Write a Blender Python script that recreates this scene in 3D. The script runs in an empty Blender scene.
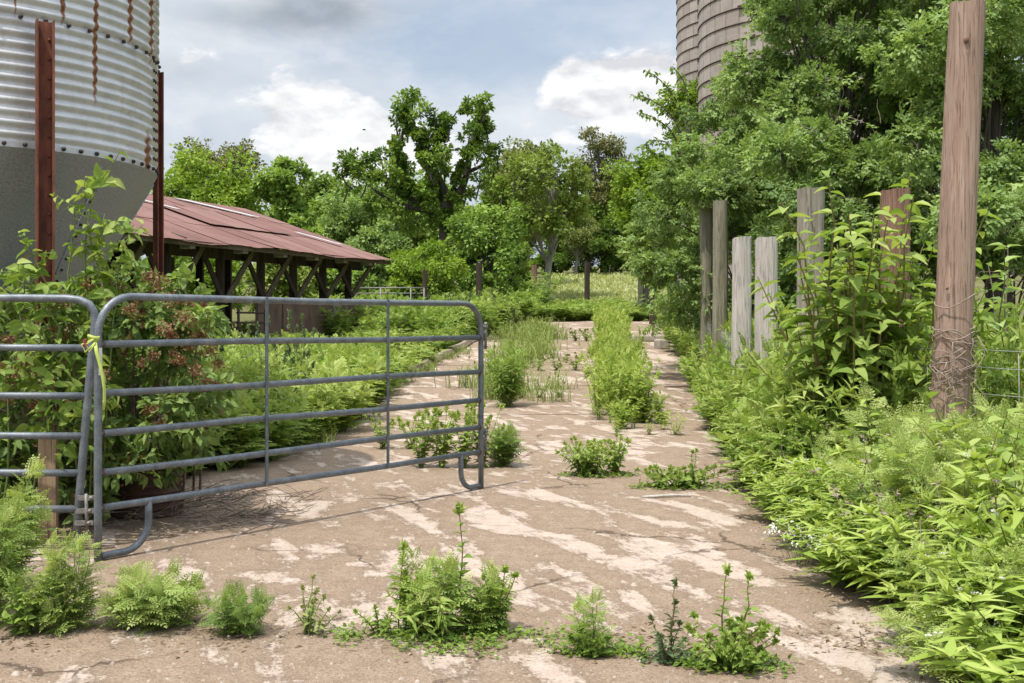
import bpy, math, random
import numpy as np
from mathutils import Vector
rng = np.random.default_rng(11)
random.seed(11)
scene = bpy.context.scene
COL = scene.collection
PI = math.pi
F = 1100.0; H = 1.4; CX = 512.0; CY = 322.0

def at(px, py, Y):
    """the world point seen at a pixel of the photograph, at depth Y"""
    return np.array([(px - CX) / F * Y, Y, H + (CY - py) / F * Y])

_ZY = [-60, 14, 18, 22, 26, 32, 40, 48, 56, 60, 82, 110, 160, 420]
_ZZ = [0, 0, .07, .24, .44, .78, 1.12, 1.43, 1.95, 2.35, 4.6, 6.6, 9.5, 16]
def gz(y): return float(np.interp(y, _ZY, _ZZ))
def gza(y): return np.interp(y, _ZY, _ZZ)

# ------------------------------------------------------------------ geometry collector
class G:
    def __init__(s): s.V = []; s.L = []; s.C = []; s.M = []; s.R = []; s.S = []; s.UV = []; s.n = 0
    def add(s, V, faces, mat=0, rnd=.5, smooth=False):
        V = np.asarray(V, float).reshape(-1, 3)
        if isinstance(faces, np.ndarray): faces = [faces]
        elif len(faces) and not isinstance(faces[0], np.ndarray):
            by = {}
            for f in faces: by.setdefault(len(f), []).append(f)
            faces = [np.array(x, int) for x in by.values()]
        for f in faces:
            f = f.reshape(-1, f.shape[-1])
            s.L.append((f + s.n).ravel()); s.C.append(np.full(len(f), f.shape[1]))
            s.M.append(np.full(len(f), mat)); s.S.append(np.full(len(f), smooth))
        s.V.append(V)
        r = np.asarray(rnd, float)
        s.R.append(np.full(len(V), float(r)) if r.ndim == 0 else r)
        s.n += len(V)
        return s
    def flat(s):
        return (np.concatenate(s.V), np.concatenate(s.L), np.concatenate(s.C), np.concatenate(s.M), np.concatenate(s.R), np.concatenate(s.S))
    def paste(s, flat, loc, rz=0, sc=1, zs=None, dr=0, lean=(0, 0)):
        V, L, C, M, R, S = flat
        c, n = math.cos(rz), math.sin(rz)
        W = np.empty_like(V)
        z = V[:, 2] * (zs or sc)
        W[:, 0] = (V[:, 0]*c - V[:, 1]*n)*sc + loc[0] + z*lean[0]; W[:, 1] = (V[:, 0]*n + V[:, 1]*c)*sc + loc[1] + z*lean[1]
        W[:, 2] = z + loc[2]
        s.V.append(W); s.L.append(L + s.n); s.C.append(C); s.M.append(M); s.S.append(S)
        s.R.append(np.clip(R + dr, 0, 1)); s.n += len(V)
    def inst(s, T, P, X, N, S, mat=0, rnd=.5, W=None):
        """copies of a leaf template: P points, X along, N normal, S size"""
        tv, tf = T
        P = np.asarray(P, float); n = len(P)
        if n == 0: return s
        X = X / (np.linalg.norm(X, axis=1, keepdims=True) + 1e-9)
        Y = np.cross(N, X); Y /= (np.linalg.norm(Y, axis=1, keepdims=True) + 1e-9)
        N = np.cross(X, Y)
        S = np.broadcast_to(np.asarray(S, float), (n,)); W = S if W is None else np.broadcast_to(np.asarray(W, float), (n,))
        V = P[:, None] + (tv[None, :, 0:1]*X[:, None])*S[:, None, None] + (tv[None, :, 1:2]*Y[:, None])*W[:, None, None] + (tv[None, :, 2:3]*N[:, None])*S[:, None, None]
        off = (np.arange(n)*len(tv))[:, None, None]
        r = np.broadcast_to(np.asarray(rnd, float), (n,))
        return s.add(V.reshape(-1, 3), [f[None] + off for f in tf], mat, np.repeat(r, len(tv)), True)
    def tube(s, pts, r, n=8, mat=0, rnd=.5, cap=True, smooth=True, squash=1.0):
        P = np.asarray(pts, float); k = len(P)
        r = np.broadcast_to(np.asarray(r, float), (k,))
        T = np.gradient(P, axis=0); T /= (np.linalg.norm(T, axis=1, keepdims=True) + 1e-9)
        ref = np.array([0, 0, 1.]) if abs(T[0, 2]) < .9 else np.array([1., 0, 0])
        A = np.empty_like(P); a = np.cross(T[0], ref); a /= np.linalg.norm(a)
        for i in range(k):
            a = a - T[i]*np.dot(a, T[i]); a /= (np.linalg.norm(a) + 1e-9); A[i] = a
        B = np.cross(T, A)
        th = np.linspace(0, 2*PI, n, endpoint=False)
        V = P[:, None] + r[:, None, None]*(np.cos(th)[None, :, None]*A[:, None] + squash*np.sin(th)[None, :, None]*B[:, None])
        i = np.arange(k-1)[:, None]*n; j = np.arange(n)[None]; j2 = (np.arange(n)+1) % n
        q = np.stack([i+j, i+j2[None], i+n+j2[None], i+n+j], -1).reshape(-1, 4)
        fs = [q]
        if cap and n != 4: fs += [np.arange(n)[::-1][None], (np.arange(n)+(k-1)*n)[None]]
        elif cap: fs += [np.array([[3, 2, 1, 0]]), np.array([[0, 1, 2, 3]])+(k-1)*n]
        return s.add(V.reshape(-1, 3), fs, mat, rnd, smooth)
    def tubes(s, P, r, n=3, mat=0, rnd=.5):
        """many thin stems at once: P (m,k,3), r (k,) or (m,k)"""
        P = np.asarray(P, float); m, k, _ = P.shape
        if m == 0: return s
        r = np.broadcast_to(np.asarray(r, float), (m, k))
        T = np.gradient(P, axis=1); T /= (np.linalg.norm(T, axis=2, keepdims=True) + 1e-9)
        ref = np.array([.31, .95, .05]); A = np.cross(T, ref); A /= (np.linalg.norm(A, axis=2, keepdims=True) + 1e-9); B = np.cross(T, A)
        th = np.linspace(0, 2*PI, n, endpoint=False)
        V = P[:, :, None] + r[:, :, None, None]*(np.cos(th)[:, None]*A[:, :, None] + np.sin(th)[:, None]*B[:, :, None])
        i = np.arange(k-1)[:, None]*n; j = np.arange(n)[None]; j2 = ((np.arange(n)+1) % n)[None]
        q = np.stack([i+j, i+j2, i+n+j2, i+n+j], -1).reshape(-1, 4)
        q = (q[None] + (np.arange(m)*k*n)[:, None, None]).reshape(-1, 4)
        return s.add(V.reshape(-1, 3), q, mat, rnd, True)
    def box(s, c, d, rz=0, mat=0, rnd=.5, bev=0.0, tilt=None):
        x, y, z = [v/2 for v in d]
        V = np.array([[-x,-y,-z],[x,-y,-z],[x,y,-z],[-x,y,-z],[-x,-y,z],[x,-y,z],[x,y,z],[-x,y,z]])
        if tilt is not None: V = V @ np.array(tilt)
        co, si = math.cos(rz), math.sin(rz)
        V = V @ np.array([[co, si, 0], [-si, co, 0], [0, 0, 1]]) + np.array(c)
        return s.add(V, np.array([[3,2,1,0],[4,5,6,7],[0,1,5,4],[1,2,6,5],[2,3,7,6],[3,0,4,7]]), mat, rnd)
    def beam(s, a, b, w, h, mat=0, rnd=.5):
        """a rectangular timber from a to b"""
        a = np.array(a, float); b = np.array(b, float); T = b-a; T /= np.linalg.norm(T)
        up = np.array([0, 0, 1.]) if abs(T[2]) < .95 else np.array([0, 1., 0])
        A = np.cross(T, up); A /= np.linalg.norm(A); B = np.cross(A, T)
        V = [p + sx*A*w/2 + sy*B*h/2 for p in (a, b) for sx, sy in ((-1,-1),(1,-1),(1,1),(-1,1))]
        return s.add(V, np.array([[0,1,2,3],[7,6,5,4],[0,4,5,1],[1,5,6,2],[2,6,7,3],[3,7,4,0]]), mat, rnd)
    def build(s, name, mats, parent=None, loc=None):
        V, L, C, M, R, S = s.flat()
        me = bpy.data.meshes.new(name)
        me.vertices.add(len(V)); me.vertices.foreach_set('co', V.astype(np.float32).ravel())
        me.loops.add(len(L)); me.loops.foreach_set('vertex_index', L.astype(np.int32))
        me.polygons.add(len(C)); st = np.concatenate([[0], np.cumsum(C)[:-1]])
        me.polygons.foreach_set('loop_start', st.astype(np.int32))
        me.polygons.foreach_set('material_index', M.astype(np.int32))
        me.polygons.foreach_set('use_smooth', S.astype(bool))
        a = me.attributes.new('rnd', 'FLOAT', 'POINT'); a.data.foreach_set('value', R.astype(np.float32))
        me.update(calc_edges=True)
        for m in (mats if isinstance(mats, (list, tuple)) else [mats]): me.materials.append(m)
        o = bpy.data.objects.new(name, me); COL.objects.link(o)
        if parent: o.parent = parent
        if loc is not None: o.location = loc
        return o

def tag(o, label=None, cat=None, group=None, kind=None):
    if label: o['label'] = label
    if cat: o['category'] = cat
    if group: o['group'] = group
    if kind: o['kind'] = kind
    return o
def empty(name, loc, label, cat, group=None, rz=0):
    o = bpy.data.objects.new(name, None); COL.objects.link(o); o.location = [float(v) for v in loc]; o.rotation_euler = (0, 0, rz)
    o.empty_display_size = .2
    return tag(o, label, cat, group)
def copy_tree(o, loc, rz=0, sc=1, label=None, zs=None):
    c = o.copy(); COL.objects.link(c); c.location = [float(v) for v in loc]; c.rotation_euler = (0, 0, rz); c.scale = (sc, sc, zs or sc)
    if label: c['label'] = label
    for ch in list(o.children):
        d = ch.copy(); COL.objects.link(d); d.parent = c
        for g in list(ch.children):
            e = g.copy(); COL.objects.link(e); e.parent = d
    return c
def arc(c, a, b, r, t0, t1, n=7):
    t = np.linspace(t0, t1, n)
    return [np.array(c) + r*(math.cos(x)*np.array(a) + math.sin(x)*np.array(b)) for x in t]

# ------------------------------------------------------------------ materials
def new_mat(name):
    m = bpy.data.materials.new(name); m.use_nodes = True
    nt = m.node_tree; nt.nodes.clear()
    out = nt.nodes.new('ShaderNodeOutputMaterial'); p = nt.nodes.new('ShaderNodeBsdfPrincipled')
    nt.links.new(p.outputs[0], out.inputs['Surface'])
    return m, nt, p, out
class NB:
    """tiny node-building helper"""
    def __init__(s, nt): s.nt = nt
    def n(s, t, **kw):
        x = s.nt.nodes.new(t)
        for k, v in kw.items(): setattr(x, k, v)
        return x
    def link(s, a, b): s.nt.links.new(a, b)
    def put(s, inp, v):
        if hasattr(v, 'is_output') or isinstance(v, bpy.types.NodeSocket): s.link(v, inp)
        else: inp.default_value = v
    def obj(s, scale=(1, 1, 1), loc=(0, 0, 0), rot=(0, 0, 0), src='Object'):
        t = s.n('ShaderNodeTexCoord'); m = s.n('ShaderNodeMapping')
        m.inputs['Scale'].default_value = scale; m.inputs['Location'].default_value = loc; m.inputs['Rotation'].default_value = rot
        s.link(t.outputs[src], m.inputs[0]); return m.outputs[0]
    def noise(s, vec, scale=5, detail=4, rough=.55, dist=0, out=0):
        x = s.n('ShaderNodeTexNoise'); s.link(vec, x.inputs['Vector'])
        x.inputs['Scale'].default_value = scale; x.inputs['Detail'].default_value = detail
        x.inputs['Roughness'].default_value = rough; x.inputs['Distortion'].default_value = dist
        return x.outputs[out]
    def ramp(s, fac, stops, interp='LINEAR'):
        x = s.n('ShaderNodeValToRGB'); s.link(fac, x.inputs[0]); e = x.color_ramp.elements; x.color_ramp.interpolation = interp
        while len(e) < len(stops): e.new(.5)
        for el, (p, c) in zip(e, stops):
            el.position = p; el.color = tuple(c)+(1,) if not isinstance(c, (int, float)) else (c, c, c, 1)
        return x.outputs[0]
    def math(s, op, a, b=0.0, c=None, clamp=False):
        x = s.n('ShaderNodeMath', operation=op, use_clamp=clamp)
        s.put(x.inputs[0], a); s.put(x.inputs[1], b)
        if c is not None: s.put(x.inputs[2], c)
        return x.outputs[0]
    def mix(s, f, a, b, mode='MIX'):
        x = s.n('ShaderNodeMix', data_type='RGBA', blend_type=mode)
        s.put(x.inputs[0], f)
        for i, v in ((6, a), (7, b)):
            s.put(x.inputs[i], tuple(v)+(1,) if isinstance(v, (tuple, list)) and len(v) == 3 else v)
        return x.outputs[2]
    def bump(s, h, strength=.5, dist=.02, normal=None):
        x = s.n('ShaderNodeBump'); s.link(h, x.inputs['Height']); x.inputs['Strength'].default_value = strength; x.inputs['Distance'].default_value = dist
        if normal is not None: s.link(normal, x.inputs['Normal'])
        return x.outputs[0]
    def attr(s, name):
        x = s.n('ShaderNodeAttribute'); x.attribute_name = name; return x.outputs['Fac']
    def sep(s, v):
        x = s.n('ShaderNodeSeparateXYZ'); s.link(v, x.inputs[0]); return x.outputs

def leaf_mat(name, cols, trans=.3, rough=.62, tcol=None):
    worn = name in ('weed_leaf', 'smartweed_leaf', 'pokeweed_leaf', 'bush_leaf')
    """two-sided leaf: colour differs leaf by leaf through the rnd attribute"""
    m, nt, p, out = new_mat(name); b = NB(nt)
    f = b.attr('rnd')
    n = len(cols)
    c = b.ramp(f, ([(0, (.21, .15, .06)), (.03, cols[0])] if worn else [(0, cols[0])]) + [(i/(n-1), cols[i]) for i in range(1, n)])
    nt.links.new(c, p.inputs['Base Color']); p.inputs['Roughness'].default_value = rough
    p.inputs['Specular IOR Level'].default_value = .22
    t = b.n('ShaderNodeBsdfTranslucent')
    tc = b.mix(1.0, c, (1.3, 1.3, .7) if tcol is None else tcol, 'MULTIPLY'); b.link(tc, t.inputs[0])
    mx = b.n('ShaderNodeMixShader'); mx.inputs[0].default_value = trans
    b.link(p.outputs[0], mx.inputs[1]); b.link(t.outputs[0], mx.inputs[2]); b.link(mx.outputs[0], out.inputs['Surface'])
    return m
def plain_mat(name, c1, c2, scale=8, rough=.8, metal=0, stretch=(1, 1, 1), bump=.3, bdist=.01, detail=6):
    m, nt, p, out = new_mat(name); b = NB(nt)
    v = b.obj(stretch); f = b.noise(v, scale, detail, .6)
    c = b.ramp(f, [(.3, c1), (.7, c2)]); b.link(c, p.inputs['Base Color'])
    p.inputs['Roughness'].default_value = rough; p.inputs['Metallic'].default_value = metal
    if bump: b.link(b.bump(f, bump, bdist), p.inputs['Normal'])
    return m

M = {}
# leaves
M['weed'] = leaf_mat('weed_leaf', [(0.093, 0.168, 0.026), (0.172, 0.272, 0.046), (0.271, 0.376, 0.079), (0.407, 0.474, 0.145)], .35)
M['smart'] = leaf_mat('smartweed_leaf', [(0.118, 0.199, 0.024), (0.212, 0.312, 0.046), (0.311, 0.42, 0.078), (0.436, 0.516, 0.145)], .35)
M['feather'] = leaf_mat('feather_leaf', [(0.11, 0.189, 0.038), (0.194, 0.291, 0.064), (0.292, 0.389, 0.102), (0.414, 0.485, 0.165)], .35)
M['poke'] = leaf_mat('pokeweed_leaf', [(0.095, 0.168, 0.022), (0.168, 0.263, 0.042), (0.263, 0.357, 0.077), (0.403, 0.473, 0.143)], .35)
M['grey'] = leaf_mat('grey_leaf', [(.06, .10, .04), (.11, .16, .07), (.17, .22, .11)], .25)
M['dry'] = leaf_mat('dry_grass', [(.14, .22, .05), (.23, .30, .08), (.34, .37, .14)], .3)
M['field'] = leaf_mat('field_grass', [(0.268, 0.332, 0.118), (0.394, 0.426, 0.196), (0.537, 0.521, 0.293)], .3)
M['dark'] = leaf_mat('dark_leaf', [(0.07, 0.13, 0.022), (0.131, 0.212, 0.035), (0.209, 0.308, 0.054), (0.295, 0.405, 0.079)], .32)
M['mid'] = leaf_mat('mid_leaf', [(0.111, 0.198, 0.039), (0.194, 0.301, 0.06), (0.286, 0.405, 0.089), (0.397, 0.517, 0.129)], .33)
M['bright'] = leaf_mat('bright_leaf', [(0.108, 0.186, 0.019), (0.174, 0.276, 0.029), (0.252, 0.36, 0.048), (0.336, 0.432, 0.072)], .35)
M['yellowgreen'] = leaf_mat('yellow_green_leaf', [(0.12, 0.174, 0.03), (0.186, 0.252, 0.048), (0.258, 0.33, 0.072), (0.336, 0.408, 0.102)], .33)
M['olive'] = leaf_mat('olive_leaf', [(0.113, 0.147, 0.039), (0.18, 0.217, 0.062), (0.247, 0.28, 0.089), (0.316, 0.336, 0.123)], .3)
M['brownleaf'] = leaf_mat('bronze_leaf', [(0.111, 0.117, 0.039), (0.163, 0.169, 0.055), (0.215, 0.215, 0.072), (0.26, 0.247, 0.091)], .3)
M['elder'] = leaf_mat('soft_leaf', [(0.139, 0.217, 0.07), (0.221, 0.321, 0.103), (0.31, 0.421, 0.141), (0.426, 0.539, 0.198)], .35)
M['bush'] = leaf_mat('bush_leaf', [(0.086, 0.146, 0.04), (0.156, 0.241, 0.064), (0.25, 0.349, 0.1), (0.39, 0.48, 0.172)], .33)
M['berry'] = leaf_mat('red_seed', [(.20, .07, .04), (.25, .12, .07), (.30, .19, .10), (.26, .20, .09)], .15)
M['drybit'] = leaf_mat('dry_leaf', [(.13, .085, .05), (.24, .17, .10), (.36, .28, .18)], .15, tcol=(1, 1, 1))
M['white'] = leaf_mat('white_blossom', [(.6, .6, .52), (.75, .75, .68), (.8, .8, .75)], .2, tcol=(1, 1, 1))
M['stem'] = plain_mat('green_stem', (.09, .15, .03), (.17, .21, .06), 12, .6, bump=0)
M['redstem'] = plain_mat('reddish_stem', (.16, .10, .045), (.22, .2, .07), 9, .6, bump=0)
M['twig'] = plain_mat('dry_twig', (.10, .075, .055), (.22, .17, .13), 15, .9, bump=0)
M['bark'] = plain_mat('bark', (.05, .042, .035), (.12, .10, .085), 7, .9, stretch=(1, 1, .2), bump=.8, bdist=.04)
M['palebark'] = plain_mat('pale_bark', (.16, .145, .12), (.30, .28, .25), 7, .9, stretch=(1, 1, .25), bump=.6, bdist=.03)

def galvanised():
    m, nt, p, out = new_mat('galvanised_tube'); b = NB(nt)
    v = b.obj(); n1 = b.noise(v, 14, 6, .65); n2 = b.noise(v, 90, 3, .6); n3 = b.noise(v, 3.2, 5, .6)
    c = b.ramp(n1, [(.3, (.09, .108, .128)), (.55, (.155, .175, .195)), (.75, (.235, .25, .265))])
    sp = b.ramp(n2, [(.58, 0.0), (.68, 1.0)]); c = b.mix(b.math('MULTIPLY', sp, .7), c, (.33, .33, .32))
    ru = b.ramp(n3, [(.55, 0.0), (.68, 1.0)]); ru = b.math('MULTIPLY', ru, b.ramp(n1, [(.4, 0.0), (.65, .7)]))
    c = b.mix(ru, c, (.17, .115, .075))
    b.link(c, p.inputs['Base Color']); p.inputs['Metallic'].default_value = .35; p.inputs['Roughness'].default_value = .5
    b.link(b.bump(n2, .25, .003), p.inputs['Normal'])
    return m
M['galv'] = galvanised()
M['steelgrey'] = plain_mat('worn_bracket', (.14, .13, .12), (.30, .28, .26), 40, .6, .4)
M['rust'] = plain_mat('rust_post', (.08, .028, .018), (.25, .085, .05), 16, .85, .1, (1, 1, .35), .6, .006)
M['rustdark'] = plain_mat('rusty_drum', (.05, .03, .024), (.14, .075, .055), 9, .85, .1, (1, 1, 1), .4, .006)

def bin_mat():
    m, nt, p, out = new_mat('corrugated_zinc'); b = NB(nt)
    v = b.obj(); xyz = b.sep(v)
    ang = b.math('ARCTAN2', xyz[1], xyz[0])
    cmb = b.n('ShaderNodeCombineXYZ'); b.link(b.math('MULTIPLY', ang, 7.0), cmb.inputs[0]); b.link(b.math('MULTIPLY', xyz[2], .35), cmb.inputs[1])
    n1 = b.noise(cmb.outputs[0], 4.0, 5, .6); n2 = b.noise(v, 45, 5, .65); n3 = b.noise(v, 6, 5, .6)
    base = b.ramp(n3, [(.3, (.44, .45, .46)), (.7, (.60, .61, .62))])
    spk = b.ramp(n2, [(.55, 0.0), (.75, 1.0)]); base = b.mix(b.math('MULTIPLY', spk, .45), base, (.27, .26, .25))
    warm = b.ramp(n1, [(.58, 0.0), (.74, .4)]); base = b.mix(warm, base, (.42, .33, .24))
    # the rust runs: narrow streaks at chosen bearings, worn off towards their lower end
    tot = None
    wob = b.math('MULTIPLY', b.math('SUBTRACT', b.noise(v, 9, 4, .6), .5), .012)
    for a, w, zlo, zhi in STREAKS:
        d = b.math('ABSOLUTE', b.math('SUBTRACT', b.math('ADD', ang, wob), a))
        k = b.math('SUBTRACT', 1.0, b.math('DIVIDE', d, w), clamp=True)
        zr = b.n('ShaderNodeMapRange'); zr.inputs[1].default_value = zlo; zr.inputs[2].default_value = zhi; b.link(xyz[2], zr.inputs[0])
        k = b.math('MULTIPLY', k, zr.outputs[0]); k = b.math('MULTIPLY', k, b.ramp(b.noise(v, 26, 4, .7), [(.3, .62), (.55, 1.0)]))
        tot = k if tot is None else b.math('MAXIMUM', tot, k)
    rust = b.ramp(tot, [(.18, 0.0), (.5, 1.0)])
    base = b.mix(rust, base, b.ramp(n2, [(.35, (.12, .045, .02)), (.65, (.32, .14, .06))]))
    b.link(base, p.inputs['Base Color']); p.inputs['Metallic'].default_value = .25
    b.link(b.ramp(rust, [(0, .42), (1, .85)]), p.inputs['Roughness'])
    return m
M['bolt'] = plain_mat('dark_bolt', (.03, .025, .02), (.07, .05, .04), 40, .7, .3, bump=0)
def cone_mat():
    m, nt, p, out = new_mat('dull_zinc_sheet'); b = NB(nt); v = b.obj()
    n1 = b.noise(v, 70, 6, .7); n2 = b.noise(v, 4, 4, .6)
    c = b.ramp(n1, [(.35, (.17, .18, .188)), (.5, (.24, .252, .262)), (.68, (.34, .355, .365))])
    c = b.mix(b.ramp(n2, [(.35, 0.0), (.7, .5)]), c, (.25, .265, .275))
    b.link(c, p.inputs['Base Color']); p.inputs['Metallic'].default_value = .3; p.inputs['Roughness'].default_value = .5
    return m
M['cone'] = cone_mat()

def wood(name, a, c_, crack=.6, knots=False):
    m, nt, p, out = new_mat(name); b = NB(nt)
    v = b.obj((1, 1, .03)); v2 = b.obj((1, 1, .35))
    n1 = b.noise(v, 38, 6, .7); n2 = b.noise(v2, 5, 5, .6); n3 = b.noise(v, 110, 3, .6)
    c = b.ramp(n1, [(.25, [x*.55 for x in a]), (.45, a), (.72, c_)])
    c = b.mix(b.ramp(n2, [(.4, 0.0), (.7, .5)]), c, [x*.62 for x in a])
    cr = b.ramp(n3, [(.57, 0.0), (.66, 1.0)]); c = b.mix(b.math('MULTIPLY', cr, crack), c, [x*.3 for x in a])
    b.link(c, p.inputs['Base Color']); p.inputs['Roughness'].default_value = .9; p.inputs['Specular IOR Level'].default_value = .2
    h = b.math('SUBTRACT', n1, b.math('MULTIPLY', cr, .7)); b.link(b.bump(h, .7, .012), p.inputs['Normal'])
    return m
M['wood_red'] = wood('reddish_weathered_wood', (.35, .235, .18), (.49, .37, .30), .45)
M['wood_red2'] = wood('red_brown_wood', (.25, .14, .105), (.36, .23, .185))
M['wood_grey'] = wood('grey_weathered_wood', (.30, .265, .21), (.45, .41, .34), .6)
M['wood_pale'] = wood('pale_weathered_wood', (.48, .44, .385), (.66, .62, .56), .5)
M['wood_olive'] = wood('olive_grey_wood', (.24, .22, .155), (.36, .33, .25))
M['wood_dark'] = wood('dark_wood', (.06, .045, .035), (.12, .095, .075))
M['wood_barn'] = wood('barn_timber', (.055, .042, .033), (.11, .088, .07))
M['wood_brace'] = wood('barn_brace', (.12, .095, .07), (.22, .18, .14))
M['wood_tan'] = wood('tan_board', (.30, .21, .13), (.42, .31, .2))
M['wood_end'] = wood('rafter_end', (.3, .28, .25), (.44, .42, .38))

def roof_mat():
    m, nt, p, out = new_mat('rust_red_roof_sheet'); b = NB(nt); v = b.obj()
    n1 = b.noise(v, .9, 6, .6); n2 = b.noise(v, 14, 5, .65); r = b.attr('rnd')
    c = b.ramp(n1, [(.3, (.135, .055, .042)), (.55, (.20, .088, .066)), (.75, (.25, .125, .10))])
    c = b.mix(b.ramp(n2, [(.45, 0.0), (.7, .5)]), c, (.10, .05, .042))
    c = b.mix(b.ramp(r, [(.3, 0.0), (.9, .45)]), c, (.27, .155, .125))
    b.link(c, p.inputs['Base Color']); p.inputs['Roughness'].default_value = .75; p.inputs['Metallic'].default_value = .0
    xyz = b.sep(v); e = b.math('ADD', b.math('MULTIPLY', xyz[0], .39), b.math('MULTIPLY', xyz[1], .92))
    rib = b.math('SINE', b.math('MULTIPLY', e, 2*PI/.2))
    b.link(b.bump(rib, .5, .02, b.bump(n2, .3, .01)), p.inputs['Normal'])
    return m
M['roof'] = roof_mat()
M['baresheet'] = plain_mat('bare_zinc_strip', (.48, .46, .45), (.62, .6, .58), 3, .45, .2, bump=0)
M['bunk'] = plain_mat('brown_board', (.085, .055, .043), (.19, .125, .10), 3.5, .9, 0, (1, 1, .5), .4, .02)
M['conc'] = plain_mat('old_concrete', (.24, .205, .165), (.42, .37, .31), 6, .95, 0, (1, 1, 1), .6, .02)
M['kerbm'] = plain_mat('dirty_kerb', (.17, .13, .09), (.33, .27, .20), 5, .95, 0, (1, 1, 1), .8, .03)

def silo_mat():
    m, nt, p, out = new_mat('concrete_stave'); b = NB(nt)
    uv = b.n('ShaderNodeUVMap'); uv.uv_map = 'UVMap'
    br = b.n('ShaderNodeTexBrick'); b.link(uv.outputs[0], br.inputs['Vector'])
    br.offset = .5; br.inputs['Scale'].default_value = 1; br.inputs['Brick Width'].default_value = .42; br.inputs['Row Height'].default_value = .76
    br.inputs['Mortar Size'].default_value = .016; br.inputs['Mortar Smooth'].default_value = .2
    br.inputs['Color1'].default_value = (.36, .305, .265, 1); br.inputs['Color2'].default_value = (.45, .39, .345, 1); br.inputs['Mortar'].default_value = (.23, .19, .165, 1)
    v = b.obj(); n1 = b.noise(v, 1.6, 6, .65); n2 = b.noise(v, 14, 5, .65)
    c = b.mix(b.ramp(n1, [(.4, 0.0), (.7, .6)]), br.outputs['Color'], (.22, .175, .15))
    c = b.mix(b.ramp(n2, [(.5, 0.0), (.75, .5)]), c, (.46, .41, .36))
    b.link(c, p.inputs['Base Color']); p.inputs['Roughness'].default_value = .9
    b.link(b.bump(br.outputs['Fac'], .6, .02), p.inputs['Normal']); b.nt.nodes[-1].invert = True
    return m
M['silo'] = silo_mat()
M['hoop'] = plain_mat('iron_hoop', (.05, .032, .026), (.10, .06, .05), 20, .8, .3, bump=0)

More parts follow.
